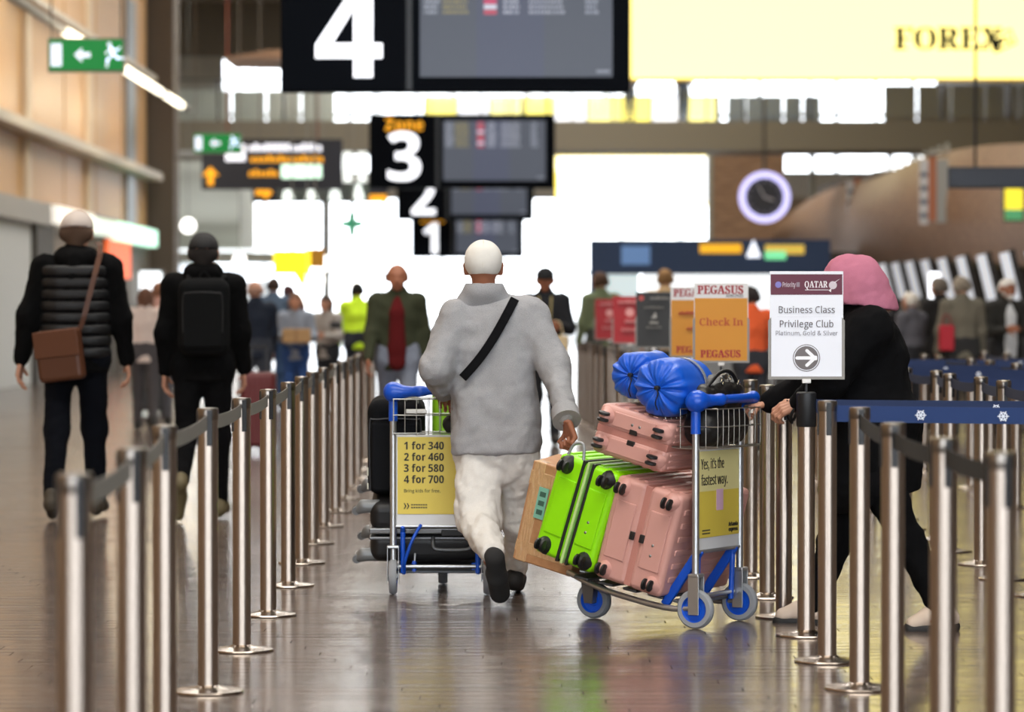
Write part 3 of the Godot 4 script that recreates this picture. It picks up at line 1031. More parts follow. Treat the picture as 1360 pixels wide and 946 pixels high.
func glazing(called: String, x0: float, x1: float, y0: float, y1: float, z: float, nx: int, ny: int, bar: Material, thick := 0.12) -> void:
	var w := Node3D.new()
	w.name = called
	add_child(w)
	w.set_meta("kind", "structure")
	w.position = Vector3(0, 0, z)
	for i in nx + 1:
		var x := lerpf(x0, x1, float(i) / nx)
		part("mullion", Vector3(x - thick / 2, y0, -0.1), Vector3(x + thick / 2, y1, 0.1), bar, w)
	for j in ny + 1:
		var y := lerpf(y0, y1, float(j) / ny)
		part("transom", Vector3(x0, y - thick / 2, -0.09), Vector3(x1, y + thick / 2, 0.09), bar, w)
	for i in nx:
		for j in ny:
			part("pane", Vector3(lerpf(x0, x1, float(i) / nx), lerpf(y0, y1, float(j) / ny), -0.004), Vector3(lerpf(x0, x1, float(i + 1.0) / nx), lerpf(y0, y1, (j + 1.0) / ny), 0.004), mats.pane, w)

func hall() -> void:
	var plaster := mat("#cfc8bd", 0.8)
	var dark := mat("#6f675e", 0.7)
	slab("floor", Vector3(-24, -0.3, -150), Vector3(24, -0.006, 12), mats.plank1)
	slab("ceiling", Vector3(-24, 14.5, -150), Vector3(24, 14.9, 12), mat("#a79d90", 0.9))
	# the long wall of the shops; its timber cladding stands in front of it
	slab("wall_left", Vector3(-10.0, 0, -83), Vector3(-9.45, 14.5, 12), mat("#b39470", 0.7))
	slab("wall_left_far", Vector3(-18.0, 0, -150), Vector3(-17.5, 14.5, -83), plaster)
	slab("wall_left_return", Vector3(-18, 0, -83.4), Vector3(-9.45, 14.5, -83), dark)
	slab("wall_right", Vector3(19.5, 0, -150), Vector3(20, 14.5, 12), dark)
	# end wall with its tall glazing
	slab("wall_far_band", Vector3(-18, 6.3, -136.5), Vector3(20, 7.3, -136), plaster)
	slab("wall_far_side", Vector3(9.5, 0, -136.5), Vector3(20, 6.3, -136), mat("#a08d78", 0.8))
	slab("wall_far_corner", Vector3(-18, 0, -136.5), Vector3(-13, 6.3, -136), plaster)
	slab("wall_far_top", Vector3(-18, 12.2, -136.5), Vector3(20, 14.5, -136), mat("#8d8478", 0.8))
	glazing("window_1", -13, 9.5, 0, 6.3, -136.2, 9, 2, mat("#8f9290", 0.5))
	slab("wall_far_upper", Vector3(-18, 7.3, -136.5), Vector3(-12.3, 12.2, -136), mat("#c4c0b6", 0.8))
	glazing("window_2", -12.3, 20, 7.3, 12.2, -136.2, 10, 2, mat("#8f9290", 0.5), 0.16)
	# the glazed front of the hall behind the camera
	slab("wall_back_top", Vector3(-10, 9.0, 7.6), Vector3(20, 14.5, 8), dark)
	slab("wall_back_side", Vector3(15.5, 0, 7.6), Vector3(20, 9.0, 8), dark)
	slab("wall_back_corner", Vector3(-10, 0, 7.6), Vector3(-9.3, 9.0, 8), dark)
	glazing("window_3", -9.3, 15.5, 0, 9.0, 7.8, 8, 3, mat("#50504e", 0.5))

func plank_into(s: Shape, x0: float, x1: float, z0: float, z1: float, tilt: float, lift: float) -> void:
	var e := 0.002
	var a := Vector3(x0 + e, lift - tilt, z0 + e)
	var b := Vector3(x1 - e, lift - tilt, z0 + e)
	var c := Vector3(x1 - e, lift + tilt, z1 - e)
	var d := Vector3(x0 + e, lift + tilt, z1 - e)
	s.quad(a, b, c, d, (b - a).cross(a - d).normalized().abs() * Vector3(1, 1, signf(-tilt)))
	var low := Vector3(0, -0.006, 0)
	for q in [[a, b, Vector3.FORWARD], [b, c, Vector3.RIGHT], [c, d, Vector3.BACK], [d, a, Vector3.LEFT]]:
		s.quad(q[0] + low, q[1] + low, q[1], q[0], q[2])

func floor_planks() -> void:
	# narrow boards laid across the lane; those nearest in view are single pieces
	var depth := 0.12
	var long := 1.2
	var fl: Node = get_node("floor")
	var origin: Vector3 = fl.position
	var variants := []
	for k in 6:
		var s := Shape.new()
		plank_into(s, -long / 2, long / 2, -depth / 2, depth / 2, [0.00025, -0.0002, 0.0004, -0.0004, 0.0, 0.00012][k], 0.0)
		variants.append(s.mesh())
	var rest := []
	for k in 4: rest.append(Shape.new())
	var count := 0
	var row := 0
	var z := -4.0
	while z > -44.0:
		var shift := (row * 0.47) - floorf(row * 0.47)
		var span := 3.2 if z > -10.0 else 11.0
		var n := int(span / long) + 1
		for i in range(-n, n):
			var x0 := (i + shift) * long
			if x0 < -9.4: continue
			var k := rng.randi() % 6
			var tone := rng.randi() % 4
			var xc := x0 + long / 2
			if z < -10.2 and absf(xc) < -z * 0.16 + 0.62 and count < 300:
				obj("plank", variants[k], mats["plank%d" % tone], fl, Transform3D(Basis(), Vector3(xc, 0, z - depth / 2) - origin))
				count += 1
			else:
				plank_into(rest[tone], x0, x0 + long, z - depth, z, rng.randf_range(-0.0004, 0.0004), 0.0)
		z -= depth
		row += 1
	for k in 4:
		var o := obj("boards", rest[k].mesh(), mats["plank%d" % k], fl, Transform3D(Basis(), -origin))
		o.set_meta("kind", "stuff")

func far_hall() -> void:
	# footbridge across the hall
	var b := thing("footbridge", "long beige footbridge with glass railing crossing the hall high above the floor", "bridge", at(0, 6.35, -100))
	part("deck", Vector3(-17.4, 0, -1.6), Vector3(19.4, 0.9, 1.6), mat("#857d6e", 0.6), b)
	for x in range(-17, 20, 2):
		part("railing_post", Vector3(x - 0.04, 0.9, 1.42), Vector3(x + 0.04, 2.15, 1.5), mat("#4a4742", 0.4, 0.6), b)
		if x < 19: part("railing_glass", Vector3(x + 0.08, 1.0, 1.455), Vector3(x + 1.92, 2.0, 1.467), mats.pane, b)
	part("handrail", Vector3(-17.4, 2.13, 1.41), Vector3(19.4, 2.2, 1.51), mat("#6a6760", 0.35, 0.7), b)
	# great lit adverts
	var lit := thing("lit_billboard", "huge glowing yellow billboard with dark serif lettering hung above the footbridge", "billboard", at(9.4, 7.62, -86))
	part("face", Vector3(-6.3, 0, -0.02), Vector3(7.0, 5.6, 0.05), glow("#ffec8c", 2.5), lit)
	part("case", Vector3(-6.4, -0.06, -0.35), Vector3(7.1, 5.66, -0.03), mat("#c9ad2a", 0.5), lit)
	text(lit, "FOREX", 0.82, 0.64, 1.05, 0.06, mat("#1c2024", 0.8), font_serif)
	text(lit, "FOREX", 0.82, 0.69, 1.05, 0.075, mat("#1c2024", 0.8), font_serif)
	var em := Shape.new()
	for q in [[Vector3(0, 0.2, 0), Vector3(0.62, 0.05, 0.02)], [Vector3(0, -0.2, 0), Vector3(0.62, 0.05, 0.02)], [Vector3(0.3, 0, 0), Vector3(0.05, 0.42, 0.02)], [Vector3(-0.3, 0, 0), Vector3(0.05, 0.42, 0.02)], [Vector3(-0.06, 0.02, 0), Vector3(0.2, 0.18, 0.02)], [Vector3(0.14, -0.04, 0), Vector3(0.08, 0.24, 0.02)]]:
		em.box(q[1], 0.0, Transform3D(Basis(), q[0]))
	obj("emblem", em.mesh(), mat("#34383a", 0.8), lit, Transform3D(Basis(Vector3.BACK, 0.42), Vector3(3.55, 1.0, 0.07)))
	var wb := thing("lit_billboard", "glowing white billboard with yellow border hung under the footbridge", "billboard", at(4.1, 4.95, -106))
	part("face", Vector3(-2.65, 0.08, 0), Vector3(2.65, 1.58, 0.05), glow("#f4f8ff", 2.4), wb)
	part("border", Vector3(-2.75, 0, -0.2), Vector3(2.75, 1.66, -0.001), glow("#ffe860", 1.6), wb)
	part("emblem", Vector3(-1.85, 0.7, 0.05), Vector3(-1.75, 0.95, 0.07), mat("#2a3c8c", 0.5), wb)
	for x in [-2.2, 2.2]: part("hanger", Vector3(x - 0.03, 1.6, -0.15), Vector3(x + 0.03, 9.55, -0.1), mat("#8d8a84", 0.5), wb)
	var yb := thing("lit_billboard", "long glowing yellow and white advert band behind the footbridge railing", "billboard", at(0.3, 7.4, -110))
	for k in 9:
		part("panel", Vector3(-3.3 + k * 1.1, 0, 0), Vector3(-2.28 + k * 1.1, 1.35, 0.06), glow(["#fff27a", "#f4f6ff", "#fff6a0"][k % 3], 1.9), yb)
	part("case", Vector3(-3.4, -0.05, -0.3), Vector3(6.7, 1.4, -0.001), mat("#3b5a8c", 0.5), yb)
	for x in [-2.0, 5.2]: part("hanger", Vector3(x - 0.03, 1.4, -0.25), Vector3(x + 0.03, 7.1, -0.2), mat("#8d8a84", 0.5), yb)
	# white clock on the timber wall
	var c := thing("wall_clock", "round wall clock with glowing pale violet ring and dark dial", "clock", sp(1015, 262, 84))
	obj("ring", lathe([Vector2(0.5, 0), Vector2(0.66, 0), Vector2(0.67, 0.06), Vector2(0.5, 0.06)], 40), glow("#c9c6ff", 1.25), c, Transform3D(Basis(Vector3.RIGHT, PI / 2), Vector3.ZERO))
	obj("dial", lathe([Vector2(0, 0), Vector2(0.51, 0), Vector2(0.51, 0.03), Vector2(0, 0.03)], 40), mat("#3b3d44", 0.5), c, Transform3D(Basis(Vector3.RIGHT, PI / 2), Vector3.ZERO))
	for k in 12:
		var a := TAU * k / 12
		obj("hour_mark", box(0.03, 0.1, 0.01), mat("#b7bac6", 0.5), c, Transform3D(Basis(Vector3.BACK, a), Basis(Vector3.BACK, a) * Vector3(0, 0.43, 0.04)))
	obj("hand", box(0.03, 0.36, 0.01), mat("#e2e2ea", 0.5), c, Transform3D(Basis(Vector3.BACK, 0.5), Vector3(-0.08, 0.14, 0.05)))
	obj("hand", box(0.04, 0.26, 0.01), mat("#e2e2ea", 0.5), c, Transform3D(Basis(Vector3.BACK, -1.9), Vector3(0.12, -0.04, 0.045)))
	obj("bracket", rod(Vector3(0, 0.6, -0.05), Vector3(0, 2.6, -0.05), 0.04, 8), mat("#5a554f", 0.5), c)
	var cw := thing("timber_screen", "brown timber wall panel behind the round clock", "wall panel", at(7.2, 0, -96.4))
	part("board", Vector3(-1.3, 3.0, -0.2), Vector3(0.85, 6.1, 0), mats.oak, cw)
	for x in [-1.1, 0.6]: part("post", Vector3(x - 0.1, 0, -0.2), Vector3(x + 0.1, 3.0, -0.02), mat("#5b4a3c", 0.6), cw)
	part("edge", Vector3(-1.45, 3.0, -0.25), Vector3(-1.3, 6.1, 0.05), mat("#8b8a80", 0.5), cw)
	# two people leaning on the railing
	var j := stance(1.78, {"armL": [25.0, 8.0, 50.0], "armR": [25.0, 8.0, 50.0]})
	person("person in dark blue jacket leaning on the footbridge railing beside the yellow adverts", turned(5.2, 7.25, -99.4, PI), j, {"skin": mats.skin_b, "coat": mat("#1e3a68", 0.9), "legs": mat("#284a7c", 0.9), "shoes": mat("#1b1b1c", 0.6), "hair": mat("#241c18", 0.9), "cell": 0.026}, "lean")
	person("person in blue coat on the footbridge close to the edge of a zone sign", turned(3.55, 7.25, -99.6, PI * 0.9), j, {"skin": mats.skin_b, "coat": mat("#24508a", 0.9), "legs": mat("#1d3a66", 0.9), "shoes": mat("#1b1b1c", 0.6), "hair": mat("#241c18", 0.9), "cell": 0.026}, "lean")
	# screens of the upper gallery behind the footbridge
	for q in [[-12.6, -6.4, 9.4, "#aeb3aa", "pale grey green gallery screen behind the footbridge railing"], [7.6, 11.0, 9.2, "#76808a", "blue grey gallery screen behind the footbridge railing"], [13.2, 19.3, 9.6, "#84796a", "brown gallery screen behind the footbridge railing near the billboard"]]:
		var gs := thing("gallery_screen", q[4], "screen wall", Vector3(0, 7.25, -116))
		for k in 5: part("screen_board", Vector3(lerpf(q[0], q[1], k / 5.0) + 0.03, 0, -0.1), Vector3(lerpf(q[0], q[1], (k + 1) / 5.0) - 0.03, q[2] - 7.25, 0), mat(q[3], 0.7), gs)
		part("base_rail", Vector3(q[0], -0.1, -0.16), Vector3(q[1], 0.05, 0.06), mat("#5d564c", 0.6), gs)
		for x in [q[0] + 0.3, q[1] - 0.3]: part("post", Vector3(x - 0.1, -7.25, -0.5), Vector3(x + 0.1, 0, -0.3), mat("#8d8a82", 0.6), gs)
	# navy portal over the far desks
	var d := 62.0
	var p := thing("desk_portal", "dark navy fascia with yellow direction lettering above far white desks", "fascia", at(0, 0, -d))
	part("fascia", Vector3(1.45, 2.12, -0.4), Vector3(6.05, 2.78, 0), mat("#1c3a63", 0.5), p)
	part("post", Vector3(5.3, 0, -0.4), Vector3(6.05, 2.12, -0.02), mat("#16305a", 0.5), p)
	part("post", Vector3(1.45, 0, -0.4), Vector3(1.6, 2.12, -0.02), mat("#25446e", 0.5), p)
	part("yellow_strip", Vector3(3.55, 2.52, 0), Vector3(4.35, 2.7, 0.02), glow("#f0b21c", 0.8), p)
	part("yellow_strip", Vector3(4.8, 2.5, 0), Vector3(5.55, 2.68, 0.02), glow("#d9b84a", 0.7), p)
	part("green_strip", Vector3(4.8, 2.4, 0.005), Vector3(5.2, 2.56, 0.025), glow("#78e0a0", 0.9), p)
	obj("arrow_sign", prism(PackedVector2Array([Vector2(-0.14, -0.14), Vector2(0.14, -0.14), Vector2(0, 0.2)]), 0.02), glow("#eef4ff", 1.4), p, at(4.58, 2.58, 0.01))
	part("screen", Vector3(2.05, 2.3, 0), Vector3(2.6, 2.66, 0.02), glow("#5d7fae", 0.6), p)
	var back := thing("desk_backlight", "glowing white wall panel behind the far check-in desks", "light panel", at(0, 0, -d - 4))
	part("panel", Vector3(2.6, 0.9, -0.1), Vector3(6.3, 2.25, 0), glow("#eef4f8", 1.1), back)
	part("plinth", Vector3(1.75, 0, -0.12), Vector3(6.3, 0.9, 0.02), mat("#8d9294", 0.6), back)
	part("panel", Vector3(1.75, 0.9, -0.1), Vector3(2.55, 2.25, 0), glow("#c6d6da", 0.7), back)
	var dk := thing("far_desk", "long pale check-in desk under the navy fascia", "desk", at(0, 0, -d - 1.5))
	part("counter", Vector3(1.7, 0, -0.5), Vector3(5.2, 1.05, 0), mat("#a9adb0", 0.6), dk)
	part("top", Vector3(1.65, 1.05, -0.55), Vector3(5.25, 1.1, 0.05), mat("#d3d3d0", 0.5), dk)

func shops() -> void:
	# timber cladding of the long wall, in view from 56 to 83 m
	var w: Node = get_node("wall_left")
	var o: Vector3 = w.position
	for k in 11:
		var z0 := -55.0 - k * 2.5
		for row in [[3.55, 4.75], [5.0, 9.3], [9.35, 14.4]]:
			var m := obj("panel", box(0.06, row[1] - row[0], 2.44, 0.01), mats.wood, w, Transform3D(Basis(), Vector3(-9.41 + 0.012 * (k % 2), (row[0] + row[1]) / 2, z0 - 1.25) - o))
	part("ledge", Vector3(-9.45, 4.76, -82.5), Vector3(-8.95, 4.95, -30), mat("#cfc6b8", 0.5), w).position -= o
	part("ledge", Vector3(-9.45, 7.3, -82.5), Vector3(-9.1, 7.42, -60), mat("#cfc6b8", 0.5), w).position -= o
	for z in [-62.0, -71.0]: part("pilaster", Vector3(-9.45, 3.4, z - 0.3), Vector3(-9.28, 14.4, z + 0.3), mat("#dcc9ae", 0.6), w).position -= o
	part("metal_strip", Vector3(-9.45, 3.4, -79.6), Vector3(-9.3, 9.0, -78.0), mat("#7f8386", 0.4, 0.5), w).position -= o
	slab("column_grey", Vector3(-9.5, 0, -84.6), Vector3(-8.75, 14.5, -83.4), mat("#6b6055", 0.7))
	slab("column_dark", Vector3(-9.46, 0, -64.8), Vector3(-9.2, 3.4, -62.4), mat("#46423e", 0.6))
	var f := thing("storefront", "pale shop front with grey fascia below the timber wall", "shop front", at(-9.3, 0, 0))
	part("wall_panel", Vector3(-0.15, 0, -62.2), Vector3(0.02, 3.1, -40), mat("#c8ccce", 0.6), f)
	part("fascia", Vector3(-0.15, 3.1, -64), Vector3(0.15, 3.52, -40), mat("#a9a7a4", 0.6), f)
	part("wall_panel", Vector3(-0.15, 0, -73), Vector3(0.0, 3.0, -65), mat("#8c7d6c", 0.6), f)
	part("wall_panel", Vector3(-0.15, 0, -82.5), Vector3(0.0, 3.0, -76.5), mat("#6f655b", 0.6), f)
	part("doorway", Vector3(-0.15, 0, -76.4), Vector3(-0.05, 3.0, -73.1), mat("#575049", 0.7), f)
	var s := thing("shop_sign", "glowing mint green and white sign band along the shop front", "sign", at(-9.15, 3.06, 0))
	part("lit_face", Vector3(-0.1, 0, -82.0), Vector3(0.12, 0.42, -74.0), glow("#c4f6dc", 1.5), s)
	part("lit_face", Vector3(-0.1, 0.05, -73.8), Vector3(0.1, 0.4, -70.2), glow("#dfeee0", 0.9), s)
	part("lit_face", Vector3(-0.1, 0.1, -70.0), Vector3(0.08, 0.46, -64.4), glow("#efeadf", 0.9), s)
	part("backing", Vector3(-0.16, -0.05, -82.3), Vector3(-0.1, 0.5, -64.2), mat("#9a958c", 0.6), s)
	var op := thing("poster", "bright orange lit poster on the shop front", "poster", at(-9.2, 2.2, -75))
	part("lit_sheet", Vector3(0, 0, -2.2), Vector3(0.06, 0.85, 2.2), glow("#ff6a1e", 0.85), op)
	part("frame", Vector3(-0.08, -0.05, -2.3), Vector3(-0.001, 0.9, 2.3), mat("#55504a", 0.5), op)
	var ws := thing("light_box", "glowing white advertising box standing by the grey column", "light box", sp(200, 384, 80))
	part("lit_face", Vector3(-0.26, -0.42, 0), Vector3(0.26, 0.42, 0.06), glow("#f6fbff", 2.2), ws, 0.01)
	part("case", Vector3(-0.3, -1.98, -0.2), Vector3(0.3, 0.46, -0.001), mat("#8b8f92", 0.5), ws)
	# run of tube lights hung along the wall
	var t := thing("tube_light_run", "long grey lighting track with bright tube lamps hung along the timber wall", "track light", at(-8.0, 6.4, 0))
	obj("track", rod(Vector3(0, 0, -45), Vector3(0, 0, -80), 0.075, 10), mat("#9c9890", 0.5), t)
	for z in [[-57.5, -60.2], [-66.0, -73.0], [-74.0, -77.6]]:
		obj("tube_lamp", rod(Vector3(0.03, -0.03, z[0]), Vector3(0.03, -0.03, z[1]), 0.085, 12), glow("#fff6de", 3.0), t)
		var l := OmniLight3D.new()
		l.name = "tube_glow"
		l.light_color = Color(1.0, 0.93, 0.8)
		l.light_energy = 2.0
		l.omni_range = 60.0
		l.light_size = 0.4
		l.shadow_enabled = true
		l.position = Vector3(0.4, -0.3, (z[0] + z[1]) / 2)
		t.add_child(l)
	for z in [-46.0, -56.0, -66.0, -76.0]: obj("hanger", rod(Vector3(0, 0, z), Vector3(0, 8.1, z), 0.02, 6), mat("#6b6864", 0.5), t)
	# pale shops beyond the grey column
	var far := thing("white_shop_block", "pale white shop block with curved canopy beyond the grey column", "shop", at(-11.5, 0, -104))
	part("upper_wall", Vector3(-6, 3.35, -6), Vector3(2.7, 6.3, 0), mat("#d9ddd4", 0.7), far)
	part("canopy", Vector3(-6, 3.0, -0.5), Vector3(4.4, 3.34, 1.2), mat("#e6ebe6", 0.6), far)
	part("lit_band", Vector3(-1.6, 2.55, -0.4), Vector3(3.6, 2.95, 0.6), glow("#eef6ff", 1.6), far)
	for x in [-2.2, 0.1, 2.4]: part("pillar", Vector3(x, 0, -0.3), Vector3(x + 0.45, 2.55, 0.2), mat(["#9c7f60", "#b49a80", "#8d7a68"][int(x + 2.3) % 3], 0.6), far)
	for x in [-3.6, 0.4]:      # lamps on the canopy that wash the wall above
		part("wash_lamp", Vector3(x, 3.36, 0.9), Vector3(x + 3.4, 3.44, 1.1), glow("#f4fbff", 2.0), far)
		var wl := AreaLight3D.new()
		wl.name = "wash_light"
		wl.area_size = Vector2(3.4, 0.2)
		wl.light_energy = 9.0
		wl.area_range = 60.0
		wl.area_attenuation = 2.0
		wl.shadow_enabled = true
		wl.transform = Transform3D(Basis(Vector3.RIGHT, 2.2), Vector3(x + 1.7, 3.5, 1.0))
		far.add_child(wl)
	part("shop_window", Vector3(-1.7, 0.2, -2.0), Vector3(3.5, 2.5, -1.9), glow("#e8eef2", 0.8), far)
	var can := thing("timber_canopy", "thin pointed timber canopy jutting beside the large zone sign", "canopy", sp(350, 82, 70))
	obj("board", prism(PackedVector2Array([Vector2(-0.75, -0.04), Vector2(2.0, -0.1), Vector2(2.0, 0.22), Vector2(0.2, 0.12)]), 3.0), mats.oak, can)
	# globe lamps and small hanging signs by the far windows
	for q in [[418, 372, 66, 0.2], [428, 350, 74, 0.2], [408, 395, 57, 0.16], [470, 376, 60, 0.12], [318, 345, 79, 0.15], [250, 300, 88, 0.2]]:
		var gl := thing("globe_lamp", "round glowing white globe lamp hung near the far shops", "lamp", Transform3D(Basis(), sp(q[0], q[1], q[2])), "globe lamps near the far shops")
		var e := Shape.new()
		e.ellipsoid(Vector3.ZERO, Vector3.ONE * q[3], 20)
		obj("lamp_globe", e.mesh(), glow("#fffdf6", 4.0), gl)
		obj("cord", rod(Vector3(0, q[3], 0), Vector3(0, 14.5 - gl.position.y, 0), 0.012, 6), mat("#8d8d8a", 0.6), gl)
	var y := thing("speech_bubble_sign", "glowing yellow speech bubble sign hung over the far crowd", "sign", sp(388, 350, 60))
	obj("lit_face", prism(PackedVector2Array([Vector2(-0.34, -0.2), Vector2(0.04, -0.2), Vector2(0.22, -0.5), Vector2(0.26, -0.2), Vector2(0.34, -0.18), Vector2(0.34, 0.24), Vector2(-0.34, 0.24)]), 0.08), glow("#ffe21c", 1.5), y)
	part("hanger", Vector3(-0.012, 0.24, -0.012), Vector3(0.012, 14.5 - y.position.y, 0.012), mat("#77746e", 0.5), y)
	var oy := thing("poster", "square amber hanging poster beside the yellow speech bubble sign", "poster", sp(419, 343, 62))
	part("sheet", Vector3(-0.18, -0.18, -0.02), Vector3(0.18, 0.18, 0.02), mat("#e0a030", 0.6), oy)
	part("hanger", Vector3(-0.01, 0.18, -0.01), Vector3(0.01, 14.5 - oy.position.y, 0.01), mat("#77746e", 0.5), oy)

func arrow_poly(s: float) -> PackedVector2Array:      # an arrow pointing along +x
	return PackedVector2Array([Vector2(-0.5, -0.16) * s, Vector2(0.02, -0.16) * s, Vector2(0.02, -0.46) * s, Vector2(0.5, 0) * s, Vector2(0.02, 0.46) * s, Vector2(0.02, 0.16) * s, Vector2(-0.5, 0.16) * s])

func exit_sign(label: String, px: float, py: float, d: float, w: float, h: float) -> void:
	var n := thing("exit_sign", label, "exit sign", sp(px, py, d))
	part("housing", Vector3(-w / 2 - 0.02, -h / 2 - 0.02, -0.08), Vector3(w / 2 + 0.02, h / 2 + 0.02, -0.001), mat("#8d8a84", 0.5), n)
	part("lit_face", Vector3(-w / 2, -h / 2, 0), Vector3(w / 2, h / 2, 0.015), glow("#048238", 0.55), n)
	var white := glow("#e6ecff", 0.95)
	part("pictogram_door", Vector3(-w * 0.48, -h * 0.37, 0.016), Vector3(-w * 0.33, h * 0.37, 0.024), white, n)
	obj("pictogram_arrow", prism(arrow_poly(w * 0.22), 0.01), white, n, Transform3D(Basis(Vector3.BACK, PI), Vector3(-w * 0.05, 0, 0.02)))
	var r := Shape.new()
	var u := h * 0.5
	for q in [[Vector2(0.05, 0.05), Vector2(-0.1, 0.45), 0.2], [Vector2(0.05, 0.05), Vector2(0.35, -0.2), 0.17], [Vector2(0.35, -0.2), Vector2(0.75, -0.22), 0.15], [Vector2(0.0, 0.0), Vector2(-0.32, -0.32), 0.16], [Vector2(-0.32, -0.32), Vector2(-0.36, -0.75), 0.14], [Vector2(-0.1, 0.42), Vector2(0.3, 0.3), 0.13], [Vector2(0.3, 0.3), Vector2(0.5, 0.5), 0.11], [Vector2(-0.1, 0.42), Vector2(-0.42, 0.1), 0.12]]:
		var a: Vector2 = q[0]
		var b: Vector2 = q[1]
		r.box(Vector3((b - a).length() * u + q[2] * u * 0.7, q[2] * u, 0.01), 0.0, Transform3D(Basis(Vector3.BACK, (b - a).angle()), Vector3((a.x + b.x) / 2 * u, (a.y + b.y) / 2 * u, 0)))
	r.prism(disc(u * 0.14, 16), 0.01, Transform3D(Basis(), Vector3(-0.2 * u, 0.68 * u, 0)))
	obj("pictogram_runner", r.mesh(), white, n, at(w * 0.36, 0, 0.02))
	for x in [-1.0, 1.0]: obj("hanger", rod(Vector3(x * w * 0.48, h / 2, -0.04), Vector3(x * w * 0.48, 14.5 - n.position.y, -0.04), 0.006, 6), mat("#6d5a50", 0.5), n)

func board_texture() -> ImageTexture:      # the departures list of a zone sign: rows of type in columns
	if shared.has("board"): return shared["board"]
	var im := Image.create(512, 320, false, Image.FORMAT_RGB8)
	im.fill(Color("#4c5260"))
	im.fill_rect(Rect2i(150, 0, 180, 320), Color("#4a5068"))
	var r := RandomNumberGenerator.new()
	r.seed = 5
	for row in 9:
		var y := 12 + row * 15
		for col in [[12, 40, "#b4bac8"], [60, 70, "#a99a5a"], [170, 34, "#d83a5c"], [222, 46, "#c8ccdc"], [290, 96, "#b8bccb"], [440, 32, "#aeb4c4"]]:
			if col[0] == 170:
				im.fill_rect(Rect2i(170, y - 2, 34, 13), Color(["#d84a64", "#c96a6a", "#e83a70", "#f0f0ff"][row % 4]))
				continue
			var x: int = col[0]
			while x < col[0] + col[1] - 6:
				var wd := r.randi_range(3, 9)
				im.fill_rect(Rect2i(x, y, wd, 9), Color(col[2]))
				x += wd + 3
	for k in 5: im.fill_rect(Rect2i(470 + k * 7, 300, 5, 8), Color("#aab0c0"))
	shared["board"] = ImageTexture.create_from_image(im)
	return shared["board"]

func zone_sign(num: String, label: String, x: float, y: float, d: float) -> void:
	var n := thing("zone_sign", label, "sign", at(x, y, -d))
	part("housing", Vector3(-1.78, 0, -0.25), Vector3(1.78, 1.42, 0), mats.sign_black, n, 0.02)
	part("housing_seam", Vector3(-0.5, 0.02, 0), Vector3(-0.44, 1.4, 0.006), mat("#232a33", 0.4), n)
	var m := StandardMaterial3D.new()
	m.albedo_color = Color("#20242c")
	m.roughness = 0.3
	m.emission_enabled = true
	m.emission = Color.WHITE
	m.emission_operator = BaseMaterial3D.EMISSION_OP_MULTIPLY
	m.emission_texture = board_texture()
	m.emission_energy_multiplier = 0.75
	if not shared.has("screenmat"): shared["screenmat"] = m
	var s := Shape.new()
	s.quad(Vector3(-0.36, 0.15, 0.012), Vector3(1.6, 0.15, 0.012), Vector3(1.6, 1.3, 0.012), Vector3(-0.36, 1.3, 0.012), Vector3.BACK)
	obj("screen", s.mesh(), shared["screenmat"], n)
	part("screen_bezel", Vector3(-0.42, 0.1, 0), Vector3(1.66, 1.34, 0.011), mats.sign_black, n)
	text(n, num, 1.3, -1.1, 0.6, 0.012, glow("#f4f7ff", 1.6), font_bold, false)
	text(n, "Zone", 0.32, -1.1, 1.22, 0.012, glow("#f5a81c", 1.0), font_bold, false)
	for q in [-1.2, 1.2]: obj("hanger", rod(Vector3(q, 1.42, -0.12), Vector3(q, 14.4 - y, -0.12), 0.02, 6), mat("#4a4644", 0.5), n)

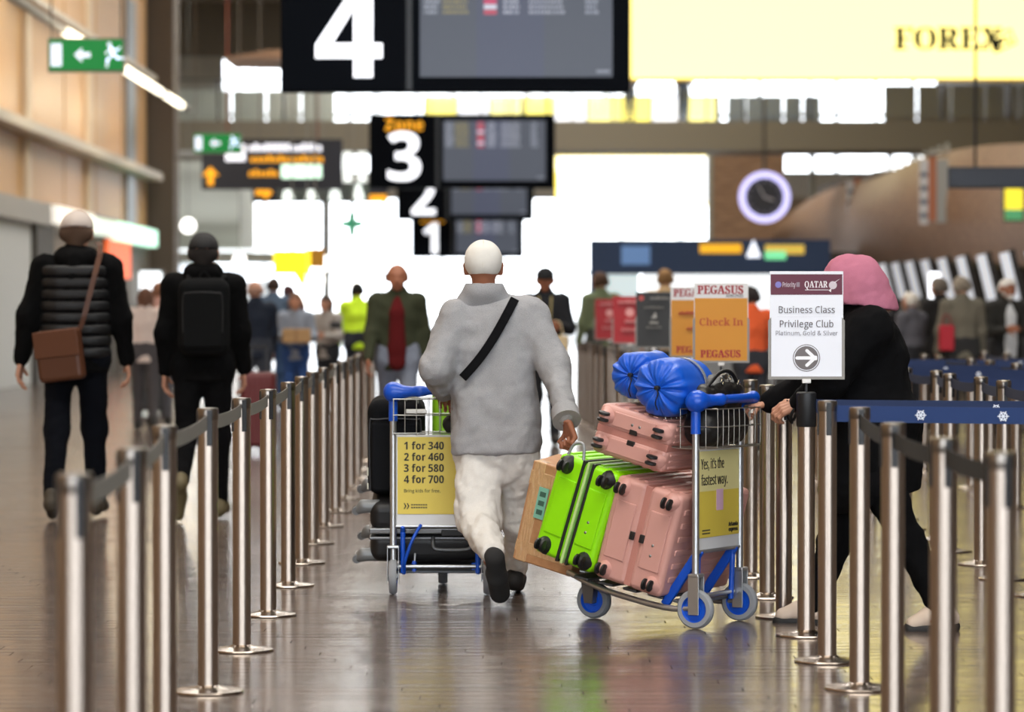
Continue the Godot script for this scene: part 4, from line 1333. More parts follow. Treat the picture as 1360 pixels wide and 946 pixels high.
func overhead_signs() -> void:
	zone_sign("4", "large black zone sign with white numeral four and departures screen", -0.6, 3.6, 33.0)
	zone_sign("3", "black zone sign with white numeral three and departures screen", -1.0, 3.76, 62.0)
	zone_sign("2", "black zone sign with white numeral two partly behind the zone three sign", -1.27, 3.8, 84.0)
	zone_sign("1", "dark blue zone sign with white numeral one, farthest of the zone signs", -1.47, 3.15, 102.0)
	exit_sign("green lit exit sign with running figure hung before the timber wall", 115, 73.5, 38.0, 0.86, 0.36)
	exit_sign("small green lit exit sign hung before the navy direction sign", 289, 190.5, 58.0, 0.83, 0.33)
	var d := 72.0
	var q := FOCAL / d
	var n := thing("direction_sign", "navy direction sign with yellow arrow and rows of white and yellow type", "sign", sp(362, 218, d))
	part("board", Vector3(-94, -34, 0) / q + Vector3(0, 0, -0.15), Vector3(93, 33, 0) / q, mat("#14182a", 0.4), n)
	var white := glow("#f2f4ff", 1.3)
	var amber := glow("#f0a418", 1.0)
	strip_of_type(n, -32 / q, 66 / q, 22 / q, 10 / q, white, 14)
	strip_of_type(n, -30 / q, 68 / q, 7 / q, 9 / q, amber, 13)
	strip_of_type(n, -32 / q, 8 / q, -12 / q, 9 / q, amber, 6)
	part("lit_strip", Vector3(12, -19, 0.2) / q, Vector3(65, -1, 2) / q, glow("#d8fbe4", 1.5), n)
	obj("arrow_sign", prism(arrow_poly(25 / q), 0.03), amber, n, Transform3D(Basis(Vector3.BACK, PI / 2), Vector3(-82 / q, -16 / q, 0.02)))
	part("pictogram", Vector3(-62, 4, 0.2) / q, Vector3(-36, 26, 2) / q, white, n)
	for x in [-60, 60]: obj("hanger", rod(Vector3(x / q, 33 / q, -0.08), Vector3(x / q, 9.5, -0.08), 0.02, 6), mat("#8a4a3c", 0.5), n)
	d = 76.0
	q = FOCAL / d
	var r2 := thing("direction_sign", "navy sign strip with yellow arrow and pale pictograms below the direction sign", "sign", sp(425, 256, d))
	part("board", Vector3(-90, -13, 0) / q + Vector3(0, 0, -0.15), Vector3(90, 14, 0) / q, mat("#1a1e30", 0.4), r2)
	obj("arrow_sign", prism(arrow_poly(23 / q), 0.03), amber, r2, at(-74 / q, 0, 0.02))
	for k in 4:
		part("pictogram_tile", Vector3(-56 + k * 31, -12, 0.2) / q, Vector3(-28 + k * 31, 12, 1.2) / q, mat("#59645f", 0.5), r2)
		var pic := Shape.new()
		pic.prism(disc(4.0 / q, 14), 0.02, Transform3D(Basis(), Vector3(0, 7 / q, 0)))
		pic.prism(Transform2D(0, Vector2.ONE * (1 / q), 0, Vector2.ZERO) * PackedVector2Array([Vector2(-5, 3), Vector2(5, 3), Vector2(8, -10), Vector2(-8, -10)]), 0.02)
		obj("pictogram", pic.mesh(), glow("#eef8f4", 1.4), r2, at((-42 + k * 31) / q, 0, 0.035))
	part("yellow_strip", Vector3(66, -12, 0.2) / q, Vector3(89, -3, 1.5) / q, amber, r2)
	for x in [-80, 80]: obj("hanger", rod(Vector3(x / q, 14 / q, -0.08), Vector3(x / q, 9.0, -0.08), 0.02, 6), mat("#6a6662", 0.5), r2)
	for k in 2:
		var pl := thing("white_info_panel", "slim white hanging information panel beside the navy direction sign", "panel", sp(462 + k * 19, 222, 70), "slim white hanging panels")
		part("lit_sheet", Vector3(-0.1, -0.33, -0.03), Vector3(0.1, 0.33, 0.03), glow("#e8f0ee", 1.0), pl)
		obj("hanger", rod(Vector3(0, 0.33, 0), Vector3(0, 8.0, 0), 0.012, 6), mat("#77746e", 0.5), pl)
	var cr := thing("pharmacy_cross", "green cross sign on a pole before the far windows", "sign", at(-3.75, 0, -75))
	obj("pole", rod(Vector3(0, 0, 0), Vector3(0, 4.1, 0), 0.05, 8), mat("#6a6f6e", 0.5), cr)
	var cs := PackedVector2Array()
	for p in [[-1, 3], [1, 3], [1, 1], [3, 1], [3, -1], [1, -1], [1, -3], [-1, -3], [-1, -1], [-3, -1], [-3, 1], [-1, 1]]: cs.append(Vector2(p[0], p[1]) * 0.085)
	obj("lit_cross", prism(cs, 0.12), glow("#1f8a62", 0.6), cr, at(0, 3.45, 0.1))
	# dark sign box hung from a rod
	var hb := thing("hanging_sign_box", "flat navy sign box hung from a thin black rod", "sign", sp(1310, 236, 42))
	part("housing", Vector3(-0.5, -0.14, -0.12), Vector3(1.6, 0.14, 0.0), mat("#0d1424", 0.4), hb, 0.01)
	part("face", Vector3(-0.47, -0.11, 0.0), Vector3(1.57, 0.11, 0.008), mat("#141c30", 0.3), hb)
	obj("rod", rod(Vector3(-0.14, 0.14, -0.06), Vector3(-0.14, 11.2, -0.06), 0.02, 8), mat("#15171c", 0.5), hb)
	obj("rod", rod(Vector3(1.3, 0.14, -0.06), Vector3(1.3, 11.2, -0.06), 0.02, 8), mat("#15171c", 0.5), hb)

func strip_of_type(parent: Node, x0: float, x1: float, y: float, h: float, m: Material, count: int) -> void:   # a line of type too far away to read
	var s := Shape.new()
	var r := RandomNumberGenerator.new()
	r.seed = count * 7
	var step := (x1 - x0) / count
	for k in count:
		var hh := h * (1.0 if r.randf() > 0.6 else 0.72)
		s.box(Vector3(step * 0.74, hh, 0.02), 0.0, Transform3D(Basis(), Vector3(x0 + step * (k + 0.5), y - (h - hh) / 2, 0.02)))
	obj("lettering", s.mesh(), m, parent)

func check_in_side() -> void:
	# the bulging timber bulkhead over the desks
	var path := [Vector3(8.3, 3.0, -98), Vector3(8.6, 2.9, -85), Vector3(9.2, 2.5, -72), Vector3(10.2, 2.1, -58), Vector3(12.5, 2.0, -48)]
	var tops := [4.2, 4.75, 4.85, 4.4, 4.2]
	var b := thing("timber_bulkhead", "long curved brown timber bulkhead over the check-in desks", "bulkhead")
	var line := curve(path, 8)
	var s := Shape.new()
	var rows := 12
	for k in line.size():
		var f := float(k) / 8.0
		var i := mini(int(f), 3)
		var top: float = lerpf(tops[i], tops[i + 1], f - i)
		var t: Vector3 = (line[mini(k + 1, line.size() - 1)] - line[maxi(k - 1, 0)]).normalized()
		var out := Vector3(-t.z, 0, t.x).normalized()
		if out.x > 0: out = -out
		var wave := 0.5 + 0.25 * sin(k * 0.55)
		for r in rows + 1:
			var v := float(r) / rows
			var p: Vector3 = line[k]
			p.y = lerpf(p.y, top, v)
			p += out * wave * sin(v * 2.6 + 0.4) + Vector3(0, 0.12 * sin(k * 0.4), 0)
			s.vert(p, Vector3.ZERO)
	for k in line.size() - 1:
		for r in rows:
			var a := k * (rows + 1) + r
			s.ix.append_array(PackedInt32Array([a, a + 1, a + rows + 2, a, a + rows + 2, a + rows + 1]))
	for t in range(0, s.ix.size(), 3):
		var fn := (s.v[s.ix[t + 1]] - s.v[s.ix[t]]).cross(s.v[s.ix[t + 2]] - s.v[s.ix[t]])
		if fn.x > 0: fn = -fn
		for q in 3: s.n[s.ix[t + q]] += fn
	for i in s.n.size(): s.n[i] = s.n[i].normalized()
	obj("cladding", s.mesh(), mats.oak, b)
	var back := Shape.new()
	for k in line.size() - 1:
		var e := Vector3(0.9, 0, 0)
		back.quad(line[k] + e, line[k + 1] + e, line[k + 1] + e + Vector3(0, 2.2, 0), line[k] + e + Vector3(0, 2.2, 0), Vector3.RIGHT)
		back.quad(line[k], line[k + 1], line[k + 1] + e, line[k] + e, Vector3.DOWN)
	obj("backing", back.mesh(), mat("#4b3a2d", 0.7), b)
	var rail := thing("balcony_railing", "row of pale balusters along the balcony above the timber bulkhead", "railing")
	for k in 16:
		var p := Vector3(9.9 + k * 0.13, 0, -97 + k * 0.55)
		part("baluster", p + Vector3(-0.06, 4.35 + k * 0.06, 0), p + Vector3(0.06, 5.3 + k * 0.05, 0.05), mat("#e4e5e2", 0.6), rail)
	part("handrail", Vector3(9.9, 5.25, -97.2), Vector3(10.1, 5.32, -89), mat("#8c8880", 0.5), rail)
	var gallery := thing("gallery_balustrade", "grey slatted gallery front beyond the hanging navy sign box", "gallery", Vector3(0, 0, -66))
	part("fascia", Vector3(10.6, 4.2, 0), Vector3(19, 4.9, 0.2), mat("#7c756d", 0.7), gallery)
	for k in 16: part("slat", Vector3(10.65 + k * 0.5, 4.9, 0), Vector3(10.95 + k * 0.5, 5.6, 0.1), mat("#8e8a86", 0.6), gallery)
	# slanted light fins
	for k in 13:
		var t := k / 12.0
		var p := Vector3(7.9, 2.12, -78).lerp(Vector3(7.25, 1.88, -45), t)
		var n := thing("light_fin", "slanted pale light fin in the row over the check-in desks", "light fin", Transform3D(Basis(Vector3.BACK, 0.24), p), "slanted light fins over the desks")
		part("lit_blade", Vector3(-0.07, -0.36, -0.03), Vector3(0.07, 0.36, 0.03), glow("#d9dde6", 0.42), n)
		part("edge", Vector3(0.07, -0.38, -0.05), Vector3(0.16, 0.38, 0.05), mat("#221f1d", 0.6), n)
		part("post", Vector3(-0.03, -p.y / 0.972, -0.03), Vector3(0.03, -0.36, 0.03), mat("#2b2927", 0.6), n)
	var wall := thing("desk_back_wall", "dark brown back wall behind the busy check-in desks", "wall", Vector3(0, 0, -80))
	part("panel", Vector3(7.4, 0, -0.2), Vector3(19, 2.9, 0), mat("#3b342d", 0.6), wall)
	part("plinth", Vector3(7.4, 0, 0), Vector3(19, 0.2, 0.1), mat("#2a2622", 0.6), wall)
	for k in 6:
		var dsk := thing("check_in_desk", "dark check-in desk with steel top behind the waiting passengers", "desk", Vector3(4.1 + k * 1.35, 0, -44 + k * 0.3), "check-in desks behind the queue")
		part("counter", Vector3(-0.55, 0, -0.7), Vector3(0.55, 1.08, 0), mat("#2e2b2a", 0.5), dsk)
		part("top", Vector3(-0.58, 1.08, -0.72), Vector3(0.58, 1.13, 0.04), mat("#77736d", 0.35, 0.7), dsk)
		part("screen_back", Vector3(-0.2, 1.2, -0.45), Vector3(0.2, 1.5, -0.4), mat("#4b453f", 0.5), dsk)
		part("screen_arm", Vector3(-0.03, 1.13, -0.46), Vector3(0.03, 1.25, -0.42), mat("#1c1c1c", 0.5), dsk)
	var lamp := thing("lit_pillar", "slim glowing white light pillar behind the queue of passengers", "light pillar", Vector3(sp(1241, 384, 47).x, 0, -47))
	part("lit_face", Vector3(-0.08, 1.45, -0.05), Vector3(0.08, 1.95, 0.05), glow("#f4f8ff", 2.6), lamp, 0.02)
	part("post", Vector3(-0.06, 0, -0.04), Vector3(0.06, 1.45, 0.04), mat("#4a4744", 0.5), lamp)
	for q in [[1140, 272, 82, 0.28, "hanging poster with white and rust stripes before the timber bulkhead"], [1240, 255, 68, 0.27, "taller hanging poster with white and rust stripes near the navy sign box"]]:
		var ban := thing("hanging_poster", q[4], "poster", sp(q[0], q[1], q[2]))
		var h: float = 0.62 if q[2] > 75 else 0.68
		part("sheet", Vector3(-0.3, -h, -0.02), Vector3(-0.12, h, 0), mat("#c7c8ca", 0.7), ban)
		part("sheet", Vector3(-0.11, -h * 0.9, -0.02), Vector3(0.05, h * 1.1, 0), mat("#a9684a", 0.7), ban)
		part("sheet", Vector3(0.06, -h * 0.95, -0.02), Vector3(0.3, h, 0), mat("#9a9c98", 0.7), ban)
		for k in 4: part("print_block", Vector3(-0.28, -h * 0.8 + k * h * 0.42, 0.001), Vector3(-0.14, -h * 0.66 + k * h * 0.42, 0.006), mat("#4a5566", 0.7), ban)
		part("rail", Vector3(-0.31, h * 1.1, -0.03), Vector3(0.31, h * 1.1 + 0.04, 0.01), mat("#6b675f", 0.5), ban)
	var scr := thing("advert_screen", "small glowing yellow and green advert screen under the navy sign box", "screen", sp(1346, 271, 58))
	part("lit_screen", Vector3(-0.16, -0.29, 0), Vector3(0.16, 0.29, 0.02), glow("#f5e23a", 1.0), scr)
	part("lit_screen_foot", Vector3(-0.16, -0.29, 0.021), Vector3(0.16, -0.1, 0.025), glow("#4f9a68", 0.7), scr)
	part("bezel", Vector3(-0.19, -0.32, -0.06), Vector3(0.19, 0.32, -0.001), mat("#24211f", 0.5), scr)

func barriers() -> void:
	var grey := mat("#77756f", 0.8)
	var black := mat("#151515", 0.8)
	var blue := mat("#173466", 0.75)
	var lefts := [[-0.897, 6.6], [-0.93, 7.87], [-1.027, 9.5], [-1.07, 11.3], [-1.07, 12.7], [-1.08, 14.2], [-1.10, 15.75], [-1.13, 17.2], [-1.165, 18.7], [-1.19, 20.2], [-1.2, 21.7], [-1.23, 23.2], [-1.25, 24.7], [-1.27, 26.2], [-1.33, 27.7], [-1.36, 29.5], [-1.38, 31.5], [-1.4, 34.0]]
	var prev: Node3D = null
	for q in lefts:
		var step := lefts.find(q) - 6
		var named := "steel post with grey belt beside the wheel of the price advert trolley"
		if step > 0: named = "steel post with grey belt, %s beyond the price advert trolley towards the far windows" % NTH[step]
		if step < 0: named = "steel post with grey belt, %s before the price advert trolley towards the open lane end" % NTH[-step]
		var p := post(q[0], q[1], named, "barrier row with grey belts")
		p.rotation.y = 0.2 * sin(q[1] * 5.0)
		if prev: belt(prev, p.position, grey)
		prev = p
	var rights := [[1.15, 7.65], [1.136, 8.57], [1.135, 9.7], [1.217, 11.4], [1.19, 12.3], [1.2, 13.3], [1.175, 14.1], [1.18, 15.1], [1.19, 16.3], [1.15, 18.0], [1.13, 20.3], [1.12, 22.5], [1.12, 24.3], [1.12, 26.0], [1.1, 28.0], [1.07, 30.0], [1.05, 32.0], [1.03, 33.5], [1.03, 35.0], [0.98, 36.2], [0.94, 37.4], [0.9, 38.6], [0.86, 39.8], [0.82, 41.0]]
	prev = null
	var holders := []
	for i in rights.size():
		var q: Array = rights[i]
		var near := i < 3
		var label := "steel barrier post with black belt in the row beside the walking woman" if near else "steel barrier post in the row along the loaded trolley and queue signs"
		if i < 5: label = "steel post %s from the maroon queue sign post towards the open end of its row" % NTH[5 - i]
		if i > 5: label = "steel post %s from the maroon queue sign post towards the far end of its row" % NTH[i - 5]
		if i < 3: label = label.replace("steel post", "black belted post").replace(" towards the open end of its row", " towards the open lane end")
		if i == 5: label = "steel barrier post with black collar carrying the white and maroon queue sign"
		if i == 9: label = "steel barrier post carrying the yellow check in sign"
		if i == 13: label = "steel barrier post carrying the black queue sign"
		var p := post(q[0], q[1], label, "barrier row with queue signs")
		if prev and i <= 3 and i > 0: belt(prev, p.position, black)
		elif prev and i >= 9: belt(prev, p.position, mat("#1c2334", 0.8))
		if i == 5: obj("collar", lathe([Vector2(0.038, 0.86), Vector2(0.041, 0.865), Vector2(0.041, 0.998), Vector2(0.036, 1.003), Vector2(0, 1.004)], 28), mat("#17191c", 0.45), p)
		holders.append(p)
		prev = p
	# blue belts strung away from the lane, with pale snowflake emblems
	var e1 := post(3.35, 11.85, "steel barrier post at the far end of the nearest blue belt", "posts of the blue belts")
	var b1 := belt(holders[4], e1.position, blue, 0.062, 0.006)
	var e2 := post(3.45, 13.0, "steel barrier post at the far end of the second blue belt", "posts of the blue belts")
	var b2 := belt(holders[5], e2.position, mat("#14284f", 0.75), 0.055, 0.004)
	for f in [0.16, 0.3, 0.64]: on_belt(holders[4], e1.position, f, 0.021)
	for f in [0.34, 0.6]: on_belt(holders[5], e2.position, f, 0.019)
	var rows := [[2.45, 15.2, 27.0, 0.95], [3.45, 19.5, 28.0, 1.3], [4.3, 25.0, 31.0, 1.5]]
	var back := {}
	for r in rows:
		var d: float = r[1]
		prev = null
		while d < r[2]:
			var nth := int(round((d - r[1]) / r[3])) + 1
			var p := post(r[0] + 0.04 * sin(d * 3.1), d, "steel post, %s of the %s roped queue row past the walking headscarf wearer" % [NTH[nth], NTH[rows.find(r) + 1]], "barrier rows of the far queue")
			if prev: belt(prev, p.position, mat("#10203f", 0.8), 0.05, 0.015)
			back[str(r[0]) + " " + str(snappedf(d, 0.1))] = p
			prev = p
			d += r[3]
	# belts strung across the far queue
	var ends := back.keys()
	var strung := 0
	for q in [[2.45, 16.2, 4.2], [2.45, 18.1, 4.6], [2.45, 20.9, 5.2], [2.45, 22.8, 5.4], [2.45, 25.7, 5.6]]:
		strung += 1
		var p := post(q[2], q[1] + 0.1, "steel end post of the %s blue belt strung across the far queue" % NTH[strung], "barrier rows of the far queue")
		belt(p, Vector3(2.45, 0, -q[1]), mat("#142a55", 0.75), 0.06, 0.008)
		for f in [0.2, 0.5, 0.8]: on_belt(p, Vector3(2.45, 0, -q[1]), f, 0.02)

func on_belt(o: Node3D, to: Vector3, f: float, r: float) -> void:
	var a := o.position
	var dir := (Vector3(to.x, 0, to.z) - Vector3(a.x, 0, a.z)).normalized()
	if dir.x < 0: dir = -dir
	var bb: MeshInstance3D = null
	for c in o.get_children():
		if str(c.name).begins_with("belt") and not str(c.name).begins_with("belt_slot"): bb = c
	var p := a.lerp(Vector3(to.x, 0, to.z), f) + Vector3(0, 0.945 - 0.008 * 4 * f * (1 - f), 0)
	var nrm := dir.cross(Vector3.UP)
	var w := Transform3D(Basis(dir, Vector3.UP, nrm), p + nrm * 0.0028)
	snowflake(bb, o.transform.affine_inverse() * w, r)

func signs() -> void:
	var paper := mat("#e9ecf4", 0.5)
	# white and maroon
	var n := queue_sign("white queue sign with maroon header and round arrow on barrier post", 1.2, 13.3, 0.306, 0.44, paper)
	var dim := mat("#5b5356", 0.6)
	var top := 0.509
	part("header", Vector3(-0.147, top - 0.096, 0.0032), Vector3(0.147, top - 0.012, 0.0042), mat("#5d1832", 0.5), n)
	text(n, "Priority", 0.027, -0.1, top - 0.055, 0.0052, mat("#d9cdd6", 0.5), font_sans).scale.x = 0.62
	var gl := Shape.new()
	gl.prism(disc(0.013, 20), 0.0012)
	obj("emblem", gl.mesh(), mat("#7d78c0", 0.5), n, at(-0.116, top - 0.055, 0.005))
	part("emblem", Vector3(-0.042, top - 0.064, 0.0045), Vector3(-0.028, top - 0.045, 0.0055), mat("#8b7a86", 0.5), n)
	text(n, "QATAR", 0.036, -0.009, top - 0.054, 0.0052, mat("#efe8ea", 0.5), font_serif).scale.x = 0.72
	part("emblem_bar", Vector3(-0.006, top - 0.078, 0.0045), Vector3(0.09, top - 0.075, 0.0055), mat("#d6c8ce", 0.5), n)
	var oryx := Shape.new()
	oryx.prism(disc(0.0165, 20), 0.0012, Transform3D(Basis(), Vector3(0.108, top - 0.057, 0.005)))
	obj("emblem", oryx.mesh(), mat("#cfc4ca", 0.5), n)
	obj("emblem_horn", prism(PackedVector2Array([Vector2(0.112, top - 0.05), Vector2(0.138, top - 0.03), Vector2(0.118, top - 0.042)]), 0.0012), mat("#efe8ea", 0.5), n, at(0, 0, 0.0056))
	obj("emblem_horn", prism(PackedVector2Array([Vector2(0.09, top - 0.078), Vector2(0.102, top - 0.07), Vector2(0.1, top - 0.086)]), 0.0012), mat("#efe8ea", 0.5), n, at(0, 0, 0.0056))
	text(n, "Business Class", 0.0385, 0.0, top - 0.158, 0.0045, dim, font_sans, false).scale.x = 0.94
	part("rule", Vector3(-0.12, top - 0.187, 0.0031), Vector3(0.12, top - 0.1865, 0.0036), mat("#c9ccd4", 0.6), n)
	text(n, "Privilege Club", 0.0385, 0.0, top - 0.216, 0.0045, dim, font_sans, false).scale.x = 0.96
	text(n, "Platinum, Gold & Silver", 0.025, 0.0, top - 0.254, 0.0045, mat("#8d8a90", 0.6), font_sans, false)
	var cy := top - 0.356
	for q in [[0.056, "#6f6a6a", 0.004], [0.0525, "#e9ecf4", 0.0046], [0.049, "#6a6464", 0.0052]]:
		obj("arrow_disc", prism(disc(q[0], 36), 0.001), mat(q[1], 0.5), n, at(0, cy, q[2]))
	var ar := Shape.new()
	for q in [[Vector3(-0.033, 0, 0), Vector3(0.03, 0, 0)], [Vector3(0.033, 0.001, 0), Vector3(0.006, 0.026, 0)], [Vector3(0.033, -0.001, 0), Vector3(0.006, -0.026, 0)]]:
		ar.box(Vector3((q[1] - q[0]).length() + 0.014, 0.0135, 0.0012 + absf(q[1].y) * 0.02 + maxf(q[1].y, 0) * 0.02), 0.0, Transform3D(Basis(Vector3.BACK, atan2(q[1].y - q[0].y, q[1].x - q[0].x)), (q[0] + q[1]) / 2))
		for e in 2: ar.prism(disc(0.00674, 14), 0.003 + 0.0003 * e + absf(q[1].y) * 0.02 + maxf(q[1].y, 0) * 0.02, Transform3D(Basis(), q[e] + (q[e] - q[1 - e]).normalized() * 0.006))
	obj("arrow", ar.mesh(), mat("#f2f3f6", 0.5), n, at(0, cy, 0.0062))
	# yellow airline signs
	var red := mat("#a31422", 0.55)
	var amber := mat("#d28d18", 0.5)
	var k := 0
	for q in [[1.15, 18.0, "yellow check in sign with red lettering and white header on barrier post"], [1.13, 20.3, "second yellow sign with red lettering, half hidden behind the check in sign"]]:
		var g := queue_sign(q[2], q[0], q[1], 0.306, 0.44, mat("#e4e4e4", 0.5))
		part("yellow_field", Vector3(-0.147, 0.074, 0.0032), Vector3(0.147, 0.425, 0.0042), amber, g)
		text(g, "PEGASUS", 0.064, -0.006, 0.471, 0.0045, red, font_serif, false, 0.22).scale.x = 0.85
		text(g, "PEGASUS", 0.064, -0.0035, 0.471, 0.0052, red, font_serif, false, 0.22).scale.x = 0.85
		text(g, "AIRLINES", 0.022, 0.075, 0.438, 0.0045, mat("#4a4a4c", 0.5), font_bold, false)
		if k == 0: text(g, "Check In", 0.056, 0, 0.292, 0.0055, mat("#b3471c", 0.55), font_serif, false)
		else:
			strip_of_type(g, -0.1, 0.1, 0.345, 0.02, mat("#b3471c", 0.55), 14)
			strip_of_type(g, -0.05, 0.08, 0.25, 0.02, mat("#b3471c", 0.55), 8)
		text(g, "PEGASUS", 0.056, -0.005, 0.115, 0.0055, red, font_serif, false, 0.22).scale.x = 0.85
		text(g, "PEGASUS", 0.056, -0.0025, 0.115, 0.0062, red, font_serif, false, 0.22).scale.x = 0.85
		k += 1
	var bl := queue_sign("black queue sign with small pale print on barrier post", 1.12, 26.0, 0.29, 0.45, mat("#232323", 0.5))
	obj("emblem", prism(disc(0.022, 18), 0.0012), mat("#b0413c", 0.5), bl, at(-0.1, 0.47, 0.004))
	strip_of_type(bl, -0.03, 0.12, 0.47, 0.018, mat("#8d8a86", 0.6), 9)
	strip_of_type(bl, -0.08, 0.08, 0.395, 0.014, mat("#77746f", 0.6), 9)
	obj("emblem", prism(PackedVector2Array([Vector2(-0.02, -0.02), Vector2(0.02, -0.02), Vector2(0.022, 0.004), Vector2(0.008, 0.03), Vector2(0.002, 0.004)]), 0.0012), mat("#b9b6b0", 0.5), bl, at(0, 0.33, 0.004))
	strip_of_type(bl, -0.035, 0.035, 0.275, 0.022, mat("#a5a29c", 0.6), 4)
	strip_of_type(bl, -0.06, 0.06, 0.235, 0.013, mat("#77746f", 0.6), 7)
	for q in [[1.07, 30.0, "dark red queue sign mostly behind the black queue sign"], [1.03, 35.0, "red queue sign with white print, farthest of the queue signs"]]:
		var g := queue_sign(q[2], q[0], q[1], 0.32, 0.44, mat("#a5141f", 0.5))
		strip_of_type(g, -0.11, 0.11, 0.46, 0.03, mat("#d98a8a", 0.6), 9)
		obj("emblem", prism(disc(0.04, 20), 0.0012), mat("#d99a98", 0.6), g, at(0, 0.36, 0.004))
		strip_of_type(g, -0.05, 0.05, 0.28, 0.03, mat("#d08484", 0.6), 4)
		strip_of_type(g, -0.08, 0.08, 0.2, 0.025, mat("#cc7c7c", 0.6), 7)

func loaded_trolley() -> void:
	var yaw := deg_to_rad(60)
	var base := Transform3D(Basis(Vector3.UP, yaw), Vector3(0.867, 0, -13.77))
	var n := trolley("blue and silver luggage trolley loaded with pink and lime suitcases", base, 0.21)
	var ink := mat("#23211c", 0.6)
	text(n, "Yes, it's the", 0.06, -0.175, 0.69, 0.0085, ink, font_sans).scale.x = 0.72
	text(n, "fastest way.", 0.06, -0.175, 0.622, 0.0085, ink, font_sans).scale.x = 0.8
	part("print_patch", Vector3(-0.188, 0.575, 0.0071), Vector3(0.188, 0.744, 0.0076), mat("#e6dc9a", 0.5), n)
	part("print_tag", Vector3(-0.03, 0.49, 0.0072), Vector3(0.035, 0.58, 0.0082), mat("#dcb4cc", 0.5), n, 0.0004)
	text(n, "Arlanda", 0.024, 0.085, 0.425, 0.0085, ink, font_bold)
	text(n, "express", 0.024, 0.085, 0.403, 0.0085, ink, font_bold)
	strip_small(n, -0.165, -0.09, 0.41)
	var f := Vector3(-sin(yaw), 0, -cos(yaw))
	var u := Vector3(cos(yaw), 0, -sin(yaw))
	var rear := -f
	var put := func(sx: float, y: float, x: float, tau: float, flatwise: bool) -> Transform3D:
		var c := base.origin + f * sx + u * x + Vector3.UP * y
		var bx := rear * cos(tau) - Vector3.UP * sin(tau)
		var by := Vector3.UP * cos(tau) + rear * sin(tau)
		if flatwise: return Transform3D(Basis(by, -bx, -u), c)
		return Transform3D(Basis(bx, by, -u), c)
	var pink := mat("#c9958a", 0.42)
	var black := mat("#1a1a1a", 0.5)
	suitcase("large pink hard suitcase leaning on the trolley below the other cases", put.call(0.25, 0.385, -0.26, deg_to_rad(15), false), 0.33, 0.45, 0.66, pink, mat("#b87c70", 0.5), pink, black)
	suitcase("small pink hard suitcase lying on top of the large pink one", put.call(0.285, 0.80, -0.25, deg_to_rad(15), true), 0.215, 0.36, 0.52, pink, mat("#b87c70", 0.5), pink, black)
	var lime := suitcase("bright lime green suitcase with black zip stripes leaning on the pink suitcase", put.call(0.545, 0.475, -0.27, deg_to_rad(18), false), 0.30, 0.45, 0.62, mat("#8fe000", 0.4), black, black, black, {"stripes": true})
	obj("carry_handle", tube(curve([Vector3(-0.12, 0.215, -0.02), Vector3(-0.108, 0.27, -0.025), Vector3(-0.065, 0.285, -0.025), Vector3(-0.04, 0.22, -0.02)], 4), 0.007, 8), mat("#9a9d9f", 0.4, 0.5), lime)
	# parcel wrapped in clear tape
	var bxf: Transform3D = put.call(0.82, 0.435, -0.02, deg_to_rad(14), false)
	var c := thing("cardboard_box", "brown cardboard box wrapped in shiny tape on the front of the trolley", "box", bxf)
	obj("carton", box(0.30, 0.45, 0.42, 0.008), cloth_card(), c, at(0.02, 0, -0.21))
	var tape := StandardMaterial3D.new()
	tape.albedo_color = Color("#c79c70")
	tape.roughness = 0.12
	tape.clearcoat_enabled = true
	tape.heightmap_enabled = true
	tape.heightmap_texture = noise_tex(0.03, Color.BLACK, Color.WHITE, 256, 4)
	tape.heightmap_scale = 0.5
	tape.uv1_triplanar = true
	tape.uv1_scale = Vector3(9, 2, 9)
	obj("tape_band", box(0.304, 0.07, 0.424, 0.008), tape, c, at(0.02, 0.15, -0.21))
	obj("tape_band", box(0.303, 0.06, 0.423, 0.008), tape, c, at(0.02, -0.16, -0.21))
	obj("tape_band", box(0.06, 0.454, 0.425, 0.008), tape, c, at(-0.09, 0, -0.21))
	obj("flap", box(0.29, 0.006, 0.2, 0.002), cloth_card(), c, Transform3D(Basis(Vector3.RIGHT, 0.12), Vector3(0.02, 0.231, -0.11)))
	obj("label", box(0.05, 0.14, 0.002, 0.0005), mat("#7fb9a8", 0.4), c, at(-0.045, 0.05, 0.0035))
	for k in 3: obj("label_print", box(0.03, 0.022, 0.001), mat("#3d6258", 0.5), c, at(-0.045, 0.09 - k * 0.04, 0.005))
	# blue sacks
	var m1: Transform3D = put.call(0.364, 1.062, -0.12, deg_to_rad(8), false)
	m1.basis = m1.basis.rotated(Vector3.UP, 0.12)
	stuff_sack("round blue nylon sack with drawn end, smaller and nearer the lime suitcase", m1, 0.1, 0.36, 2, false)
	var m2: Transform3D = put.call(0.152, 1.012, -0.28, deg_to_rad(8), false)
	m2.basis = m2.basis.rotated(Vector3.UP, 0.08)
	stuff_sack("large blue nylon sack with grey strap on top of the pink suitcase", m2, 0.12, 0.42, 5, true)
	# black bag in the wire basket
	var bag := thing("black_bag", "black leather bag with metal rings in the wire basket of the loaded trolley", "bag", base * at(0.02, 0.765, -0.02))
	obj("bag_body", blob([bone(Vector3(-0.12, 0.08, 0), Vector3(0.12, 0.08, 0), 0.085, 0.085), bone(Vector3(-0.1, 0.2, -0.02), Vector3(0.13, 0.22, 0), 0.06, 0.06), bone(Vector3(0.05, 0.1, -0.05), Vector3(0.05, 0.26, -0.04), 0.07, 0.04)], 0.011, 0.05, [], 0.012), mat("#141312", 0.45), bag)
	for q in [Vector3(0.0, 0.27, 0.03), Vector3(0.07, 0.285, 0.03), Vector3(0.12, 0.26, 0.05)]:
		obj("ring", tube([q + Vector3(0.014, 0, 0), q + Vector3(0, 0.014, 0), q + Vector3(-0.014, 0, 0), q + Vector3(0, -0.014, 0), q + Vector3(0.014, 0, 0)], 0.003, 5), mat("#c9bfa4", 0.2, 1.0), bag)
